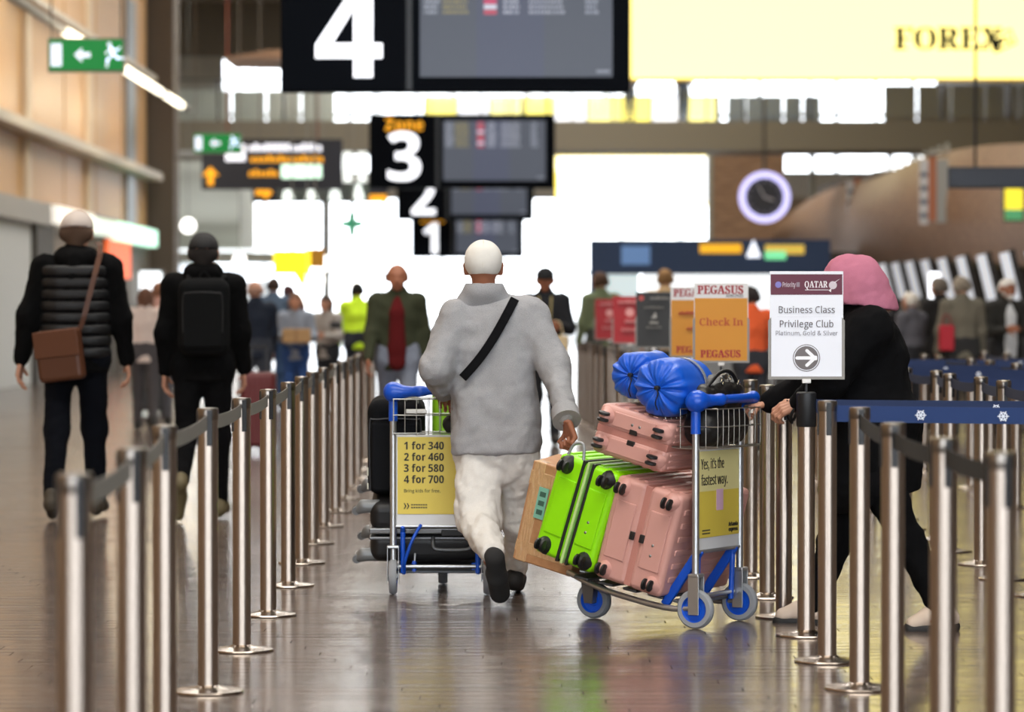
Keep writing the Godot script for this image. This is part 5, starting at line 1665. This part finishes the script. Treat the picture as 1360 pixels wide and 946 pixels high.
	obj("bag_strap", tube(curve([Vector3(-0.1, 0.24, 0), Vector3(0.0, 0.31, 0.02), Vector3(0.1, 0.3, 0.03), Vector3(0.17, 0.2, 0.04)], 5), 0.009, 6), mat("#141312", 0.5), bag)

func strip_small(parent: Node, x0: float, x1: float, y: float) -> void:
	var s := Shape.new()
	for k in 2:
		for i in 7: s.box(Vector3((x1 - x0) / 9.0, 0.006, 0.0012), 0.0, Transform3D(Basis(), Vector3(lerpf(x0, x1, (i + 0.5) / 7.0), y - k * 0.013, 0.008)))
	obj("lettering", s.mesh(), mat("#4f4a34", 0.6), parent)

func cloth_card() -> StandardMaterial3D:
	if not mats.has("card"):
		var m := StandardMaterial3D.new()
		m.albedo_texture = noise_tex(0.02, Color("#a87650"), Color("#bd8d63"), 256, 4)
		m.uv1_triplanar = true
		m.uv1_scale = Vector3(3, 3, 3)
		m.roughness = 0.55
		m.clearcoat_enabled = true
		m.clearcoat = 0.4
		m.clearcoat_roughness = 0.25
		mats["card"] = m
	return mats["card"]

func pushed_trolley() -> void:
	var base := at(-0.35, 0, -15.28)
	var n := trolley("blue and silver luggage trolley with yellow price advert and black cases", base, 0.222)
	var ink := mat("#23211c", 0.6)
	var rows := ["1 for 340", "2 for 460", "3 for 580", "4 for 700"]
	for k in 4: text(n, rows[k], 0.05, -0.172, 0.703 - k * 0.053, 0.0085, ink, font_bold).scale.x = 0.93
	text(n, "Bring kids for free.", 0.021, -0.172, 0.49, 0.0085, ink, font_sans)
	for k in 2: obj("emblem", prism(PackedVector2Array([Vector2(0, 0.014), Vector2(0.005, 0.014), Vector2(0.013, 0), Vector2(0.005, -0.014), Vector2(0, -0.014), Vector2(0.007, 0)]), 0.0014), ink, n, at(-0.172 + k * 0.014, 0.418, 0.008))
	strip_small(n, -0.138, -0.06, 0.424)
	obj("brake_cable", tube(curve([Vector3(0.0 - 0.09, 0.33, 0.01), Vector3(-0.13, 0.26, 0.03), Vector3(-0.165, 0.16, 0.02), Vector3(-0.17, 0.1, -0.02)], 5), 0.008, 8), mats.trolley_blue, n)
	obj("brake_lever", rod(Vector3(-0.12, 0.19, -0.06), Vector3(-0.125, 0.12, -0.06), 0.006, 6), mats.alu, n)
	obj("brake_foot", box(0.022, 0.06, 0.03, 0.008), mats.trolley_blue, n, at(-0.125, 0.125, -0.06))
	obj("brake_foot", box(0.03, 0.05, 0.03, 0.008), mats.trolley_blue, n, at(0.16, 0.12, -0.08))
	var black := mat("#131315", 0.5)
	var grey := mat("#7d7f80", 0.4, 0.3)
	# hard case lying flat, its wheels to the side
	var h := thing("suitcase", "black hard suitcase with silver rim lying flat on the trolley with price advert", "suitcase", Transform3D(Basis(Vector3.RIGHT, 0.16), Vector3(-0.405, 0.14, -15.36)))
	obj("shell", box(0.56, 0.145, 0.62, 0.05, true), black, h, at(0, 0.0725, -0.31))
	obj("shell", box(0.56, 0.145, 0.62, 0.05, true), black, h, at(0, 0.2225, -0.31))
	obj("rim", box(0.568, 0.028, 0.628, 0.006), mat("#8d8e8f", 0.3, 0.8), h, at(0, 0.158, -0.31))
	obj("rim", box(0.568, 0.016, 0.628, 0.006), mat("#77787a", 0.3, 0.8), h, at(0, 0.122, -0.31))
	obj("lock", box(0.1, 0.03, 0.012, 0.004), mat("#2c2d2f", 0.4), h, at(0.11, 0.15, 0.006))
	obj("carry_handle", tube(curve([Vector3(0.02, 0.13, 0.002), Vector3(0.022, 0.09, 0.03), Vector3(0.05, 0.075, 0.035), Vector3(0.17, 0.075, 0.035), Vector3(0.2, 0.09, 0.03), Vector3(0.202, 0.13, 0.002)], 3), 0.009, 8), mat("#5e6062", 0.4, 0.4), h)
	for y in [0.03, 0.265]:
		for z in [-0.06, -0.55]:
			var wh := obj("wheel_housing", blob([bone(Vector3(-0.25, y, z), Vector3(-0.31, y, z), 0.034, 0.03), bone(Vector3(-0.31, y, z), Vector3(-0.335, y - 0.02, z), 0.026, 0.018)], 0.008, 0.02), grey, h)
			obj("wheel", lathe([Vector2(0, -0.012), Vector2(0.02, -0.012), Vector2(0.023, 0), Vector2(0.02, 0.012), Vector2(0, 0.012)], 16), mat("#6a6c6d", 0.5), wh, Transform3D(Basis(Vector3.RIGHT, PI / 2), Vector3(-0.345, y - 0.022, z)))
	# soft upright bag
	var b := thing("suitcase", "tall black soft suitcase standing at the side of the trolley with price advert", "suitcase", Transform3D(Basis(Vector3.RIGHT, 0.06), Vector3(-0.565, 0.455, -15.4)))
	obj("shell", box(0.27, 0.46, 0.34, 0.06, true), cloth("#17181b", 0.2, 20.0), b, at(0, 0.23, -0.19))
	obj("pocket", box(0.235, 0.34, 0.05, 0.022), cloth("#1c1d20", 0.2, 20.0), b, at(0.0, 0.19, -0.012))
	obj("piping", tube(curve([Vector3(-0.12, 0.03, 0.01), Vector3(-0.122, 0.34, 0.01), Vector3(-0.09, 0.37, 0.01), Vector3(0.09, 0.37, 0.01), Vector3(0.122, 0.34, 0.01), Vector3(0.12, 0.03, 0.01)], 4), 0.004, 6), mat("#2f3033", 0.5), b)
	obj("zip_pull", box(0.008, 0.04, 0.006, 0.002), mat("#b9b4a2", 0.3, 0.9), b, at(-0.132, 0.12, 0.005))
	obj("zip_pull", box(0.008, 0.03, 0.006, 0.002), mat("#b9b4a2", 0.3, 0.9), b, at(-0.132, 0.05, 0.005))
	# second lime case seen through the basket
	suitcase("lime green suitcase standing behind the wire basket, before the man in grey", Transform3D(Basis(Vector3.RIGHT, Vector3.BACK, Vector3.DOWN), Vector3(-0.24, 0.53, -15.72)), 0.3, 0.3, 0.56, mat("#8fc820", 0.45), mat("#1a1a1a", 0.5), mat("#1a1a1a", 0.5), mat("#1a1a1a", 0.5))
	var pouch := thing("pouch", "small black pouch in the wire basket beside the lime suitcase", "bag", base * at(0.1, 0.765, -0.02))
	obj("pouch_body", blob([bone(Vector3(-0.05, 0.04, 0), Vector3(0.06, 0.05, 0), 0.045, 0.04)], 0.01, 0.03, [], 0.01), mat("#1c1b1a", 0.7), pouch)
	obj("pouch_strap", tube(curve([Vector3(-0.06, 0.06, 0.02), Vector3(-0.02, 0.11, 0.03), Vector3(0.05, 0.08, 0.03)], 4), 0.006, 5), mat("#1c1b1a", 0.7), pouch)

func local_joints(base: Transform3D, rows: Dictionary, s: float) -> Dictionary:
	var inv := base.affine_inverse()
	var j := {"s": s, "look": Basis()}
	for k in rows: j[k] = inv * sp(rows[k][0], rows[k][1], rows[k][2])
	return j

func man_in_grey() -> void:
	var base := at(-0.12, 0, -15.0)
	var j := local_joints(base, {
		"head": [642, 356, 14.95], "neck": [643, 393, 14.98], "chest": [652, 450, 15.0], "waist": [656, 520, 15.0],
		"shL": [606, 426, 14.98], "elL": [578, 488, 14.9], "wrL": [590, 522, 15.2], "shR": [706, 420, 14.98], "elR": [737, 490, 14.88], "wrR": [753, 560, 14.62],
		"hipL": [630, 600, 15.02], "knL": [637, 690, 14.95], "anL": [654, 742, 14.66], "toeL": [664, 789, 14.71], "heelL": [657, 742, 14.58],
		"hipR": [686, 600, 15.02], "knR": [691, 690, 15.14], "anR": [685, 764, 15.3], "toeR": [688, 777, 15.46], "heelR": [683, 773, 15.22]}, 0.945)
	j.handR = Vector3(0.3, -1, 0.05)
	j.palmR = Vector3(-1, 0, 0.45)
	j.thumbR = Vector3(-0.4, 0, -1)
	j.curlR = 72.0
	j.handL = Vector3(0.1, -0.3, -1)
	j.curlL = 50.0
	j.palmL = Vector3(0.1, -1, 0.2)
	j.thumbL = Vector3(1, 0, 0)
	var p := thing("person", "person in grey wool jacket, white cap and white trousers pushing the trolley with price advert", "person", base)
	var sh := Shape.new()
	blob_into(sh, body_bones(j), 0.018, 0.05)
	blob_into(sh, head_bones(j), 0.006, 0.02)
	for x in ["L", "R"]: blob_into(sh, hand_bones(j["wr" + x], j["hand" + x], j["palm" + x], j["thumb" + x], j["curl" + x], 1.0), 0.0035, 0.006)
	obj("body", sh.mesh(), mats.skin_a, p)
	# boxy jacket, cut off straight at the hem
	var cb := [bone(j.shL * 0.85 + j.neck * 0.15, j.shR * 0.85 + j.neck * 0.15, 0.075, 0.075), bone(j.neck + Vector3(0, -0.03, 0), j.chest, 0.08, 0.14, 0.85)]
	cb.append(bone(base.affine_inverse() * sp(632, 440, 15.0), base.affine_inverse() * sp(632, 650, 15.03), 0.1, 0.118, 1.12))
	cb.append(bone(base.affine_inverse() * sp(684, 436, 15.0), base.affine_inverse() * sp(687, 650, 15.03), 0.1, 0.118, 1.12))
	cb.append(bone(base.affine_inverse() * sp(658, 430, 15.0), base.affine_inverse() * sp(659, 650, 15.03), 0.12, 0.128, 1.04))
	for x in ["L", "R"]:
		cb.append(bone(j["sh" + x], j["el" + x], 0.08, 0.07))
		cb.append(bone(j["el" + x], j["wr" + x].lerp(j["el" + x], 0.1), 0.07, 0.053))
	var wool := cloth("#bdbdc0", 0.2, 11.0)
	obj("jacket", blob(cb, 0.0105, 0.05, [[Vector3.DOWN, -0.675]], 0.02, 4.0), wool, p)
	var nk: Vector3 = j.neck
	obj("collar", blob([bone(nk + Vector3(-0.042, 0.02, 0.03), nk + Vector3(0.042, 0.02, 0.03), 0.056, 0.056), bone(nk + Vector3(-0.02, 0.03, 0.04), nk + Vector3(0.02, 0.03, 0.04), 0.056, 0.056), bone(nk + Vector3(-0.08, -0.03, 0.012), nk + Vector3(0.08, -0.03, 0.012), 0.05, 0.05), bone(nk + Vector3(-0.05, 0.0, -0.04), nk + Vector3(0.05, 0.0, -0.04), 0.05, 0.05)], 0.007, 0.03, [[Vector3.UP, nk.y + 0.058]]), wool, p)
	var wr: Vector3 = j.wrR
	var fd: Vector3 = (j.wrR - j.elR).normalized()
	obj("cuff", tube([wr - fd * 0.075, wr - fd * 0.03, wr - fd * 0.005], 0.062, 18, 0.066), wool, p)
	# strap of a bag worn in front
	var pts := []
	var ac := []
	var prev := Vector3.ZERO
	for k in 15:
		var t := k / 14.0
		var a := sp(lerpf(684, 612, t), lerpf(396, 505, t) + 10.0 * sin(t * PI), 14.4)
		var q := base.affine_inverse() * a
		for step in 200:
			if field_at(cb, q, 0.05) < 0.022: break
			q.z -= 0.005
		pts.append(q)
	for k in 15:
		var dir: Vector3 = (pts[mini(k + 1, 14)] - pts[maxi(k - 1, 0)]).normalized()
		ac.append(dir.cross(Vector3.BACK).normalized())
	var st := Shape.new()
	st.ribbon(pts, ac, 0.042, 0.004)
	obj("bag_strap", st.mesh(), cloth("#17171a", 0.2, 24.0), p)
	var white := cloth("#e9e6e0", 0.05, 8.0)
	var lb := [bone(j.hipL + Vector3(0.02, 0.1, 0), j.hipR + Vector3(-0.02, 0.1, 0), 0.09, 0.09), bone(j.hipL + Vector3(0.015, 0, 0), j.hipR + Vector3(-0.015, 0, 0), 0.1, 0.1), bone((j.hipL + j.hipR) * 0.5 + Vector3(0, 0.1, 0), (j.hipL + j.hipR) * 0.5 + Vector3(0, -0.08, 0), 0.13, 0.09)]
	lb.append(bone(j.hipL + Vector3(0.01, -0.04, 0), j.knL, 0.095, 0.1)); lb.append(bone(j.knL + Vector3(-0.01, 0, 0), j.anL + Vector3(0, 0.03, 0), 0.098, 0.058))
	lb.append(bone(j.hipR, j.knR, 0.105, 0.082)); lb.append(bone(j.knR, j.anR + Vector3(0, 0.03, 0), 0.08, 0.06))
	obj("trousers", blob(lb, 0.0105, 0.035, [], 0.022, 5.5), white, p)
	for x in ["L", "R"]:
		var shoe := obj("shoe", blob(shoe_bones(j, x), 0.007, 0.02), mat("#1b1b1c", 0.75), p)
		if x == "L":     # the sole of the lifted foot
			var he: Vector3 = j.heelL
			var to: Vector3 = j.toeL
			obj("sole", blob([bone(he + Vector3(0, 0.005, 0.02), he.lerp(to, 0.5) + Vector3(0, 0, 0.03), 0.046, 0.043, 0.6), bone(he.lerp(to, 0.5) + Vector3(0, 0, 0.03), to + Vector3(0, 0.003, 0.012), 0.047, 0.047, 0.6)], 0.007, 0.02), mat("#262626", 0.85), shoe)
	var hx := Transform3D(Basis.from_scale(Vector3.ONE * 0.945), j.head)
	var cap := obj("cap", blob([bone(Vector3(0, 0.032, 0.02), Vector3(0, 0.046, -0.018), 0.0935, 0.092)], 0.006, 0.02, [[Vector3(0, -1, 0.05).normalized(), 0.034]], 0.003, 9.0), cloth("#ece9e2", 0.08, 14.0), p, hx)
	obj("seam", tube(curve([Vector3(0, 0.0, 0.112), Vector3(0, 0.06, 0.105), Vector3(0, 0.11, 0.07), Vector3(0, 0.138, 0.0)], 5), 0.0022, 5), mat("#d8d4cb", 0.9), cap)

func woman_in_black() -> void:
	var base := turned(1.5, 0, -13.7, PI / 2)
	var j := local_joints(base, {
		"head": [1133, 381, 13.7], "neck": [1148, 416, 13.7], "chest": [1152, 470, 13.7], "waist": [1156, 545, 13.7],
		"shL": [1150, 438, 13.56], "elL": [1102, 505, 13.48], "wrL": [1063, 535, 13.56], "shR": [1142, 438, 13.86], "elR": [1075, 512, 13.95], "wrR": [1022, 536, 13.95],
		"hipL": [1160, 615, 13.63], "knL": [1207, 722, 13.58], "anL": [1252, 812, 13.5], "toeL": [1214, 829, 13.5], "heelL": [1262, 822, 13.5],
		"hipR": [1150, 615, 13.78], "knR": [1108, 718, 13.83], "anR": [1080, 806, 13.87], "toeR": [1040, 818, 13.88], "heelR": [1086, 815, 13.87]}, 0.9)
	j.look = Basis(Vector3.UP, -0.35)
	var p := thing("person", "person in pink headscarf and long black coat pushing the loaded trolley", "person", base)
	var inv := base.affine_inverse()
	var sh := Shape.new()
	blob_into(sh, body_bones(j), 0.018, 0.05)
	blob_into(sh, head_bones(j), 0.007, 0.02)
	blob_into(sh, hand_bones(j.wrR, Vector3(0, -0.15, -1), Vector3(0, -1, 0), Vector3(-1, 0, 0), 62.0, 0.95), 0.0035, 0.006)
	blob_into(sh, hand_bones(j.wrL, Vector3(0.1, -0.35, -1), Vector3(0.6, -0.8, 0), Vector3(0.3, 0.6, -0.5), 40.0, 0.95), 0.0035, 0.006)
	obj("body", sh.mesh(), mats.skin_b, p)
	var cb := [
		bone(j.shL, j.shR, 0.085, 0.085), bone(j.neck, j.chest, 0.09, 0.15, 1.0), bone(inv * sp(1146, 460, 13.7), inv * sp(1158, 560, 13.7), 0.158, 0.165, 1.1),
		bone(inv * sp(1158, 560, 13.7), inv * sp(1156, 640, 13.7), 0.165, 0.17, 1.28)]
	for x in ["L", "R"]:
		cb.append(bone(j["sh" + x], j["el" + x], 0.085, 0.07))
		cb.append(bone(j["el" + x], j["wr" + x].lerp(j["el" + x], 0.06), 0.07, 0.052))
	var hem: Vector3 = inv * sp(1110, 682, 13.7)
	var hem2: Vector3 = inv * sp(1225, 650, 13.7)
	var e := (hem2 - hem).normalized()
	var nn := Vector3(0, -e.z, e.y).normalized()
	if nn.y > 0: nn = -nn
	obj("coat", blob(cb, 0.0125, 0.06, [[nn, nn.dot(hem)]], 0.022, 4.0), cloth("#101012", 0.2, 14.0), p)
	obj("trousers", blob(leg_bones(j, {"baggy": 1.12}), 0.0125, 0.04, [], 0.016, 5.0), cloth("#0b0b0d", 0.15, 14.0), p)
	for x in ["L", "R"]:
		var shoe := obj("shoe", blob(shoe_bones(j, x), 0.008, 0.018), mat("#c9b6a4", 0.7), p)
		var a: Vector3 = j["heel" + x]
		var b: Vector3 = j["toe" + x]
		obj("sole", blob([bone(a + Vector3(0, -0.034, 0.01), b + Vector3(0, -0.026, -0.012), 0.034, 0.034)], 0.008, 0.02, [[Vector3.UP, maxf(a.y, b.y) - 0.018]]), mat("#1c1a19", 0.7), shoe)
		obj("lace", tube(curve([a.lerp(b, 0.55) + Vector3(-0.045, 0.0, 0), a.lerp(b, 0.62) + Vector3(0, 0.048, 0), a.lerp(b, 0.7) + Vector3(0.045, 0.0, 0)], 4), 0.005, 5), mat("#a8705a", 0.7), shoe)
	# headscarf
	var hd: Vector3 = j.head
	var hb := [
		bone(hd + Vector3(0, 0.025, 0.02), hd + Vector3(0, 0.04, -0.03), 0.107, 0.1), bone(hd + Vector3(0, 0.0, 0.03), inv * sp(1146, 402, 13.7), 0.105, 0.108, 1.05),
		bone(inv * sp(1144, 398, 13.7), inv * sp(1153, 412, 13.7), 0.11, 0.115, 1.08), bone(hd + Vector3(0, -0.02, -0.04), inv * sp(1128, 410, 13.7), 0.08, 0.085)]
	var cut := Vector3(0, -1, -0.12).normalized()
	obj("headscarf", blob(hb, 0.009, 0.05, [[cut, cut.dot(inv * sp(1160, 409, 13.7))]], 0.012, 6.0), cloth("#c0788e", 0.06, 10.0), p)
	var w: Vector3 = j.wrL
	for k in 2: obj("wrist_cord", tube(curve([w + Vector3(-0.03, 0.01, 0.0), w + Vector3(-0.035, -0.045, -0.02 - k * 0.02), w + Vector3(0.0, -0.075 - k * 0.01, -0.035), w + Vector3(0.02, -0.03, -0.06), w + Vector3(0.02, 0.01, -0.05)], 5), 0.006, 6), mat("#0f0f10", 0.6), p)

func walking_men() -> void:
	var black := cloth("#0a0a0b", 0.15, 10.0)
	var base := at(-2.83, 0, -20.9)
	var j := stance(1.98, {"armL": [-6.0, 17.0, 12.0, 10.0], "armR": [6.0, 13.0, 10.0, 6.0], "legL": [-14.0, 12.0, 20.0], "legR": [12.0, 4.0, 0.0], "nod": -4.0})
	var o := {"skin": mats.skin_b, "coat": black, "legs": cloth("#0d1018", 0.2, 12.0), "shoes": mat("#3a3226", 0.7), "hat": "cap", "cap": mat("#b8aca4", 0.8), "hair": mat("#4a3628", 0.9), "cell": 0.016, "bulk": 1.12, "collar": true}
	var p := person("person in black padded vest and pale cap with brown shoulder bag", base, j, o)
	var s: float = j.s
	# quilted rings of the padded vest over the hooded top
	for k in 8:
		var y: float = j.chest.y + 0.12 - k * 0.075
		var c: Vector3 = (j.chest as Vector3).lerp(j.waist, clampf((j.chest.y - y) / maxf(j.chest.y - j.waist.y, 0.01), 0.0, 1.4))
		obj("vest_ring", blob([bone(Vector3(-0.085, y, c.z), Vector3(0.085, y, c.z), 0.06, 0.06), bone(Vector3(-0.085, y, c.z), Vector3(0.085, y, c.z), 0.13 * s, 0.13 * s, 1.14)], 0.02, 0.03, [[Vector3.UP, y + 0.036], [Vector3.DOWN, -(y - 0.036)]]), mat("#0b0c0f", 0.6), p)
	var nk: Vector3 = j.neck
	obj("hood", blob([bone(nk + Vector3(-0.07, 0.0, 0.05), nk + Vector3(0.07, 0.0, 0.05), 0.07, 0.07), bone(nk + Vector3(0, -0.02, 0.09), nk + Vector3(0, -0.12, 0.14), 0.08, 0.04), bone(nk + Vector3(-0.08, 0.02, -0.03), nk + Vector3(0.08, 0.02, -0.03), 0.06, 0.06)], 0.014, 0.04, [], 0.01), black, p)
	var bag := thing("shoulder_bag", "brown leather shoulder bag worn by the person in black padded vest", "bag", Transform3D(Basis(Vector3.BACK, 0.12) * Basis(Vector3.UP, -0.25), sp(80, 472, 20.62)))
	var tan := mat("#4f2b16", 0.5)
	obj("bag_body", box(0.3, 0.33, 0.1, 0.03, true), tan, bag)
	obj("bag_flap", box(0.305, 0.17, 0.015, 0.006), mat("#573019", 0.5), bag, at(0, 0.075, 0.052))
	var pts := []
	var ac := []
	for q in [[105, 440, 20.62], [112, 420, 20.6], [118, 395, 20.6], [126, 365, 20.62], [133, 338, 20.68], [134, 326, 20.8], [130, 322, 20.95]]:
		pts.append(bag.transform.affine_inverse() * sp(q[0], q[1], q[2]))
		ac.append(bag.transform.basis.inverse() * Vector3(1, 0.3, 0))
	var sp2 := Shape.new()
	sp2.ribbon(pts, ac, 0.038, 0.006)
	obj("strap", sp2.mesh(), tan, bag)
	# second walker
	var base2 := at(-2.02, 0, -21.0)
	var j2 := stance(1.84, {"armL": [-4.0, 9.0, 18.0, 2.0], "armR": [4.0, 9.0, 18.0, 2.0], "legL": [-12.0, 38.0, 75.0], "legR": [6.0, 3.0, 0.0]})
	var o2 := {"skin": mats.skin_b, "coat": black, "legs": cloth("#0c0c0e", 0.15, 12.0), "shoes": mat("#5c5136", 0.7), "hat": "cap", "cap": mat("#0f0f11", 0.8), "hair": mat("#1c1613", 0.9), "cell": 0.016, "bulk": 1.08}
	var p2 := person("person in black jacket and black cap carrying a dark backpack", base2, j2, o2)
	var n2: Vector3 = j2.neck
	obj("hood", blob([bone(n2 + Vector3(-0.06, 0.02, 0.04), n2 + Vector3(0.06, 0.02, 0.04), 0.065, 0.065), bone(n2 + Vector3(-0.07, 0.02, -0.02), n2 + Vector3(0.07, 0.02, -0.02), 0.06, 0.06)], 0.014, 0.04, [], 0.01), black, p2)
	var bp := thing("backpack", "dark grey backpack worn by the person in black cap", "backpack", sp(271, 421, 20.76))
	var dk := cloth("#151617", 0.2, 16.0)
	obj("pack_body", box(0.33, 0.5, 0.16, 0.075, true), dk, bp)
	obj("front_pocket", box(0.27, 0.36, 0.05, 0.024, true), cloth("#191a1b", 0.2, 16.0), bp, at(0, -0.02, 0.075))
	obj("zip", tube(curve([Vector3(-0.125, -0.1, 0.095), Vector3(-0.125, 0.12, 0.095), Vector3(-0.08, 0.155, 0.095), Vector3(0.08, 0.155, 0.095), Vector3(0.125, 0.12, 0.095), Vector3(0.125, -0.1, 0.095)], 4), 0.004, 5), mat("#0e0e0f", 0.5), bp)
	obj("grab_loop", tube(curve([Vector3(-0.04, 0.24, 0), Vector3(0, 0.29, 0), Vector3(0.04, 0.24, 0)], 5), 0.008, 6), dk, bp)
	for x in [-1.0, 1.0]: obj("shoulder_strap", tube(curve([Vector3(x * 0.1, 0.22, -0.07), Vector3(x * 0.12, 0.26, -0.16), Vector3(x * 0.12, 0.2, -0.3)], 5), 0.016, 6), dk, bp)
	simple_case("tall dark red suitcase standing beyond the grey barrier belts", at(-2.45, 0, -31.0), 0.34, 0.72, 0.26, mat("#5e1c1e", 0.5))
	simple_case("dark grey suitcase behind the two walking people", at(-4.85, 0, -43.0), 0.42, 0.62, 0.28, mat("#35373a", 0.5))

func crowd() -> void:
	var still := {}
	var list := [
		# px, distance, height, turn, pose, coat, legs, hair colour, hat, skin, face, label
		[528, 28.0, 1.77, PI, "walk", "#2b2f1a", "#707684", "#6a5240", "ring", "a", true, "person in dark green jacket over red sweater walking towards the lane"],
		[724, 33.0, 1.80, PI, "hold", "#15171d", "#1b1c21", "#1c1613", "cap", "a", true, "person in navy jacket and dark cap facing the lane"],
		[475, 45.0, 1.78, 0.2, "down", "#c9ee2e", "#20242e", "#15110f", "hair", "b", false, "person in bright yellow high visibility vest"],
		[435, 42.0, 1.58, PI - 0.5, "hold", "#a7a19b", "#24262c", "#4a3d38", "long", "b", false, "person in pale grey top with long hair holding a camera"],
		[393, 40.0, 1.60, PI, "hold", "#8f98a6", "#31528c", "#7a5a48", "long", "b", false, "person in grey blue top and jeans carrying a brown parcel"],
		[384, 50.0, 1.80, 0.4, "down", "#7a4a58", "#22242a", "#4a2e30", "hair", "b", false, "person in dusky red top under the speech bubble sign"],
		[363, 46.0, 1.86, 0.0, "down", "#46566a", "#2a4468", "#3b2c24", "hair", "b", false, "person in slate blue jacket and blue jeans"],
		[340, 37.0, 1.72, 0.3, "walk", "#1f2838", "#3a3f4a", "#b08a78", "ring", "b", false, "person in dark navy jacket behind the backpack wearer"],
		[193, 37.0, 1.64, 0.1, "walk", "#dccac0", "#4a4648", "#6a4a3a", "long", "b", false, "person in cream top between the two walking people"],
		[212, 39.0, 1.72, 0.3, "down", "#c99c8e", "#5a5a60", "#8a5f48", "hair", "b", false, "person in blush pink top between the two walking people"],
		[1278, 35.5, 1.75, 0.15, "down", "#6b6659", "#2b2b2c", "#8c8274", "hair", "b", false, "person in olive grey jacket with back turned in the desk queue"],
		[1250, 37.5, 1.76, 0.5, "down", "#1d1b1b", "#1b1b1d", "#6e655c", "hair", "b", false, "person in black coat beside the olive grey jacket in the desk queue"],
		[1212, 36.5, 1.58, 0.7, "hold", "#58575e", "#222226", "#d2cbc0", "hair", "b", false, "person with white hair and grey jacket in the desk queue"],
		[1336, 36.0, 1.73, PI + 0.3, "hold", "#23221e", "#1d1d1e", "#dedad4", "hair", "a", true, "person with white beard, black vest and pale shirt in the desk queue"],
		[1188, 41.0, 1.58, 0.9, "down", "#1c1c21", "#1b1b1d", "#1e1916", "hair", "b", false, "person in dark coat with black hair beside the pink headscarf"],
		[998, 31.0, 1.60, 0.2, "hold", "#d4582a", "#2a2c33", "#2a2422", "hair", "b", false, "person in orange shirt behind the yellow check in sign"],
		[799, 41.0, 1.87, 0.4, "down", "#6e7a5c", "#3a3f3a", "#4a3426", "hair", "b", false, "person with brown hair and green jacket behind the red queue sign"],
		[884, 39.0, 1.88, 0.1, "down", "#d8b98e", "#3a3a40", "#8c6a44", "hair", "b", false, "person with fair hair and tan top behind the black queue sign"],
	]
	for q in list:
		var pose: String = q[4]
		var j: Dictionary
		if pose == "walk": j = stance(1.75, {"armL": [-10.0, 8.0, 14.0], "armR": [12.0, 8.0, 18.0], "legL": [14.0, 6.0, 0.0], "legR": [-14.0, 14.0, 20.0]})
		elif pose == "hold": j = stance(1.75, {"armL": [12.0, 10.0, 85.0, -22.0], "armR": [12.0, 10.0, 85.0, -22.0]})
		else: j = stance(1.75)
		var k: float = q[2] / 1.75
		var base := Transform3D(Basis(Vector3.UP, q[3]) * Basis.from_scale(Vector3.ONE * k), Vector3((q[0] - 683.0) * q[1] / FOCAL, 0, -q[1]))
		var o := {"skin": mats["skin_" + q[9]], "coat": mat(q[5], 0.9), "legs": mat(q[6], 0.9), "shoes": mat("#232120", 0.6), "hair": mat(q[7], 0.9), "hat": q[8], "cap": mat("#15171b", 0.8), "face": q[10], "cell": 0.021}
		if q[0] == 528: o.shirt = cloth("#5e1a1c", 0.15, 10.0)
		if q[0] == 1336:
			o.shirt = mat("#cdd0d2", 0.9)
			o.beard = mat("#dedad4", 0.9)
		var p := person(q[11], base, j, o, pose)
		if q[0] == 724:
			for x in [-1.0, 1.0]: obj("lanyard", tube([Vector3(x * 0.06, 1.47, -0.1), Vector3(x * 0.055, 1.3, -0.15), Vector3(x * 0.03, 1.12, -0.16)], 0.01, 6), mat("#a89a6a", 0.8), p)
	var bag := thing("tote_bag", "cream tote bag held by the person in navy jacket and dark cap", "bag", sp(737, 468, 32.6))
	obj("bag_body", box(0.28, 0.34, 0.1, 0.03), mat("#cbb894", 0.9), bag)
	obj("bag_handle", tube(curve([Vector3(-0.08, 0.16, 0), Vector3(-0.05, 0.3, 0), Vector3(0.05, 0.3, 0), Vector3(0.08, 0.16, 0)], 4), 0.008, 6), mat("#cbb894", 0.9), bag)
	var par := thing("parcel", "brown cardboard parcel carried by the person in jeans", "parcel", sp(394, 446, 39.55))
	obj("carton", box(0.34, 0.17, 0.2, 0.01), mat("#c09a6c", 0.8), par)
	obj("tape", box(0.05, 0.174, 0.204, 0.01), mat("#a98254", 0.4), par)
	var cam := thing("photo_camera", "small black camera held by the person in pale grey top", "camera", sp(446, 432, 41.6))
	obj("camera_body", box(0.14, 0.09, 0.06, 0.012), mat("#141416", 0.5), cam)
	obj("camera_lens", lathe([Vector2(0.035, 0), Vector2(0.035, 0.06), Vector2(0.028, 0.06), Vector2(0, 0.05)], 16), mat("#1c1c20", 0.3), cam, Transform3D(Basis(Vector3.RIGHT, PI / 2), Vector3(0, 0, 0.03)))
	var rb := thing("tote_bag", "bright red shopping bag beside the person in olive grey jacket", "bag", sp(1257, 449, 35.4))
	obj("bag_body", box(0.16, 0.28, 0.14, 0.02), mat("#b01228", 0.6), rb)
	obj("bag_handle", tube(curve([Vector3(-0.05, 0.13, 0), Vector3(-0.03, 0.24, 0), Vector3(0.03, 0.24, 0), Vector3(0.05, 0.13, 0)], 4), 0.007, 6), mat("#8a0e20", 0.6), rb)
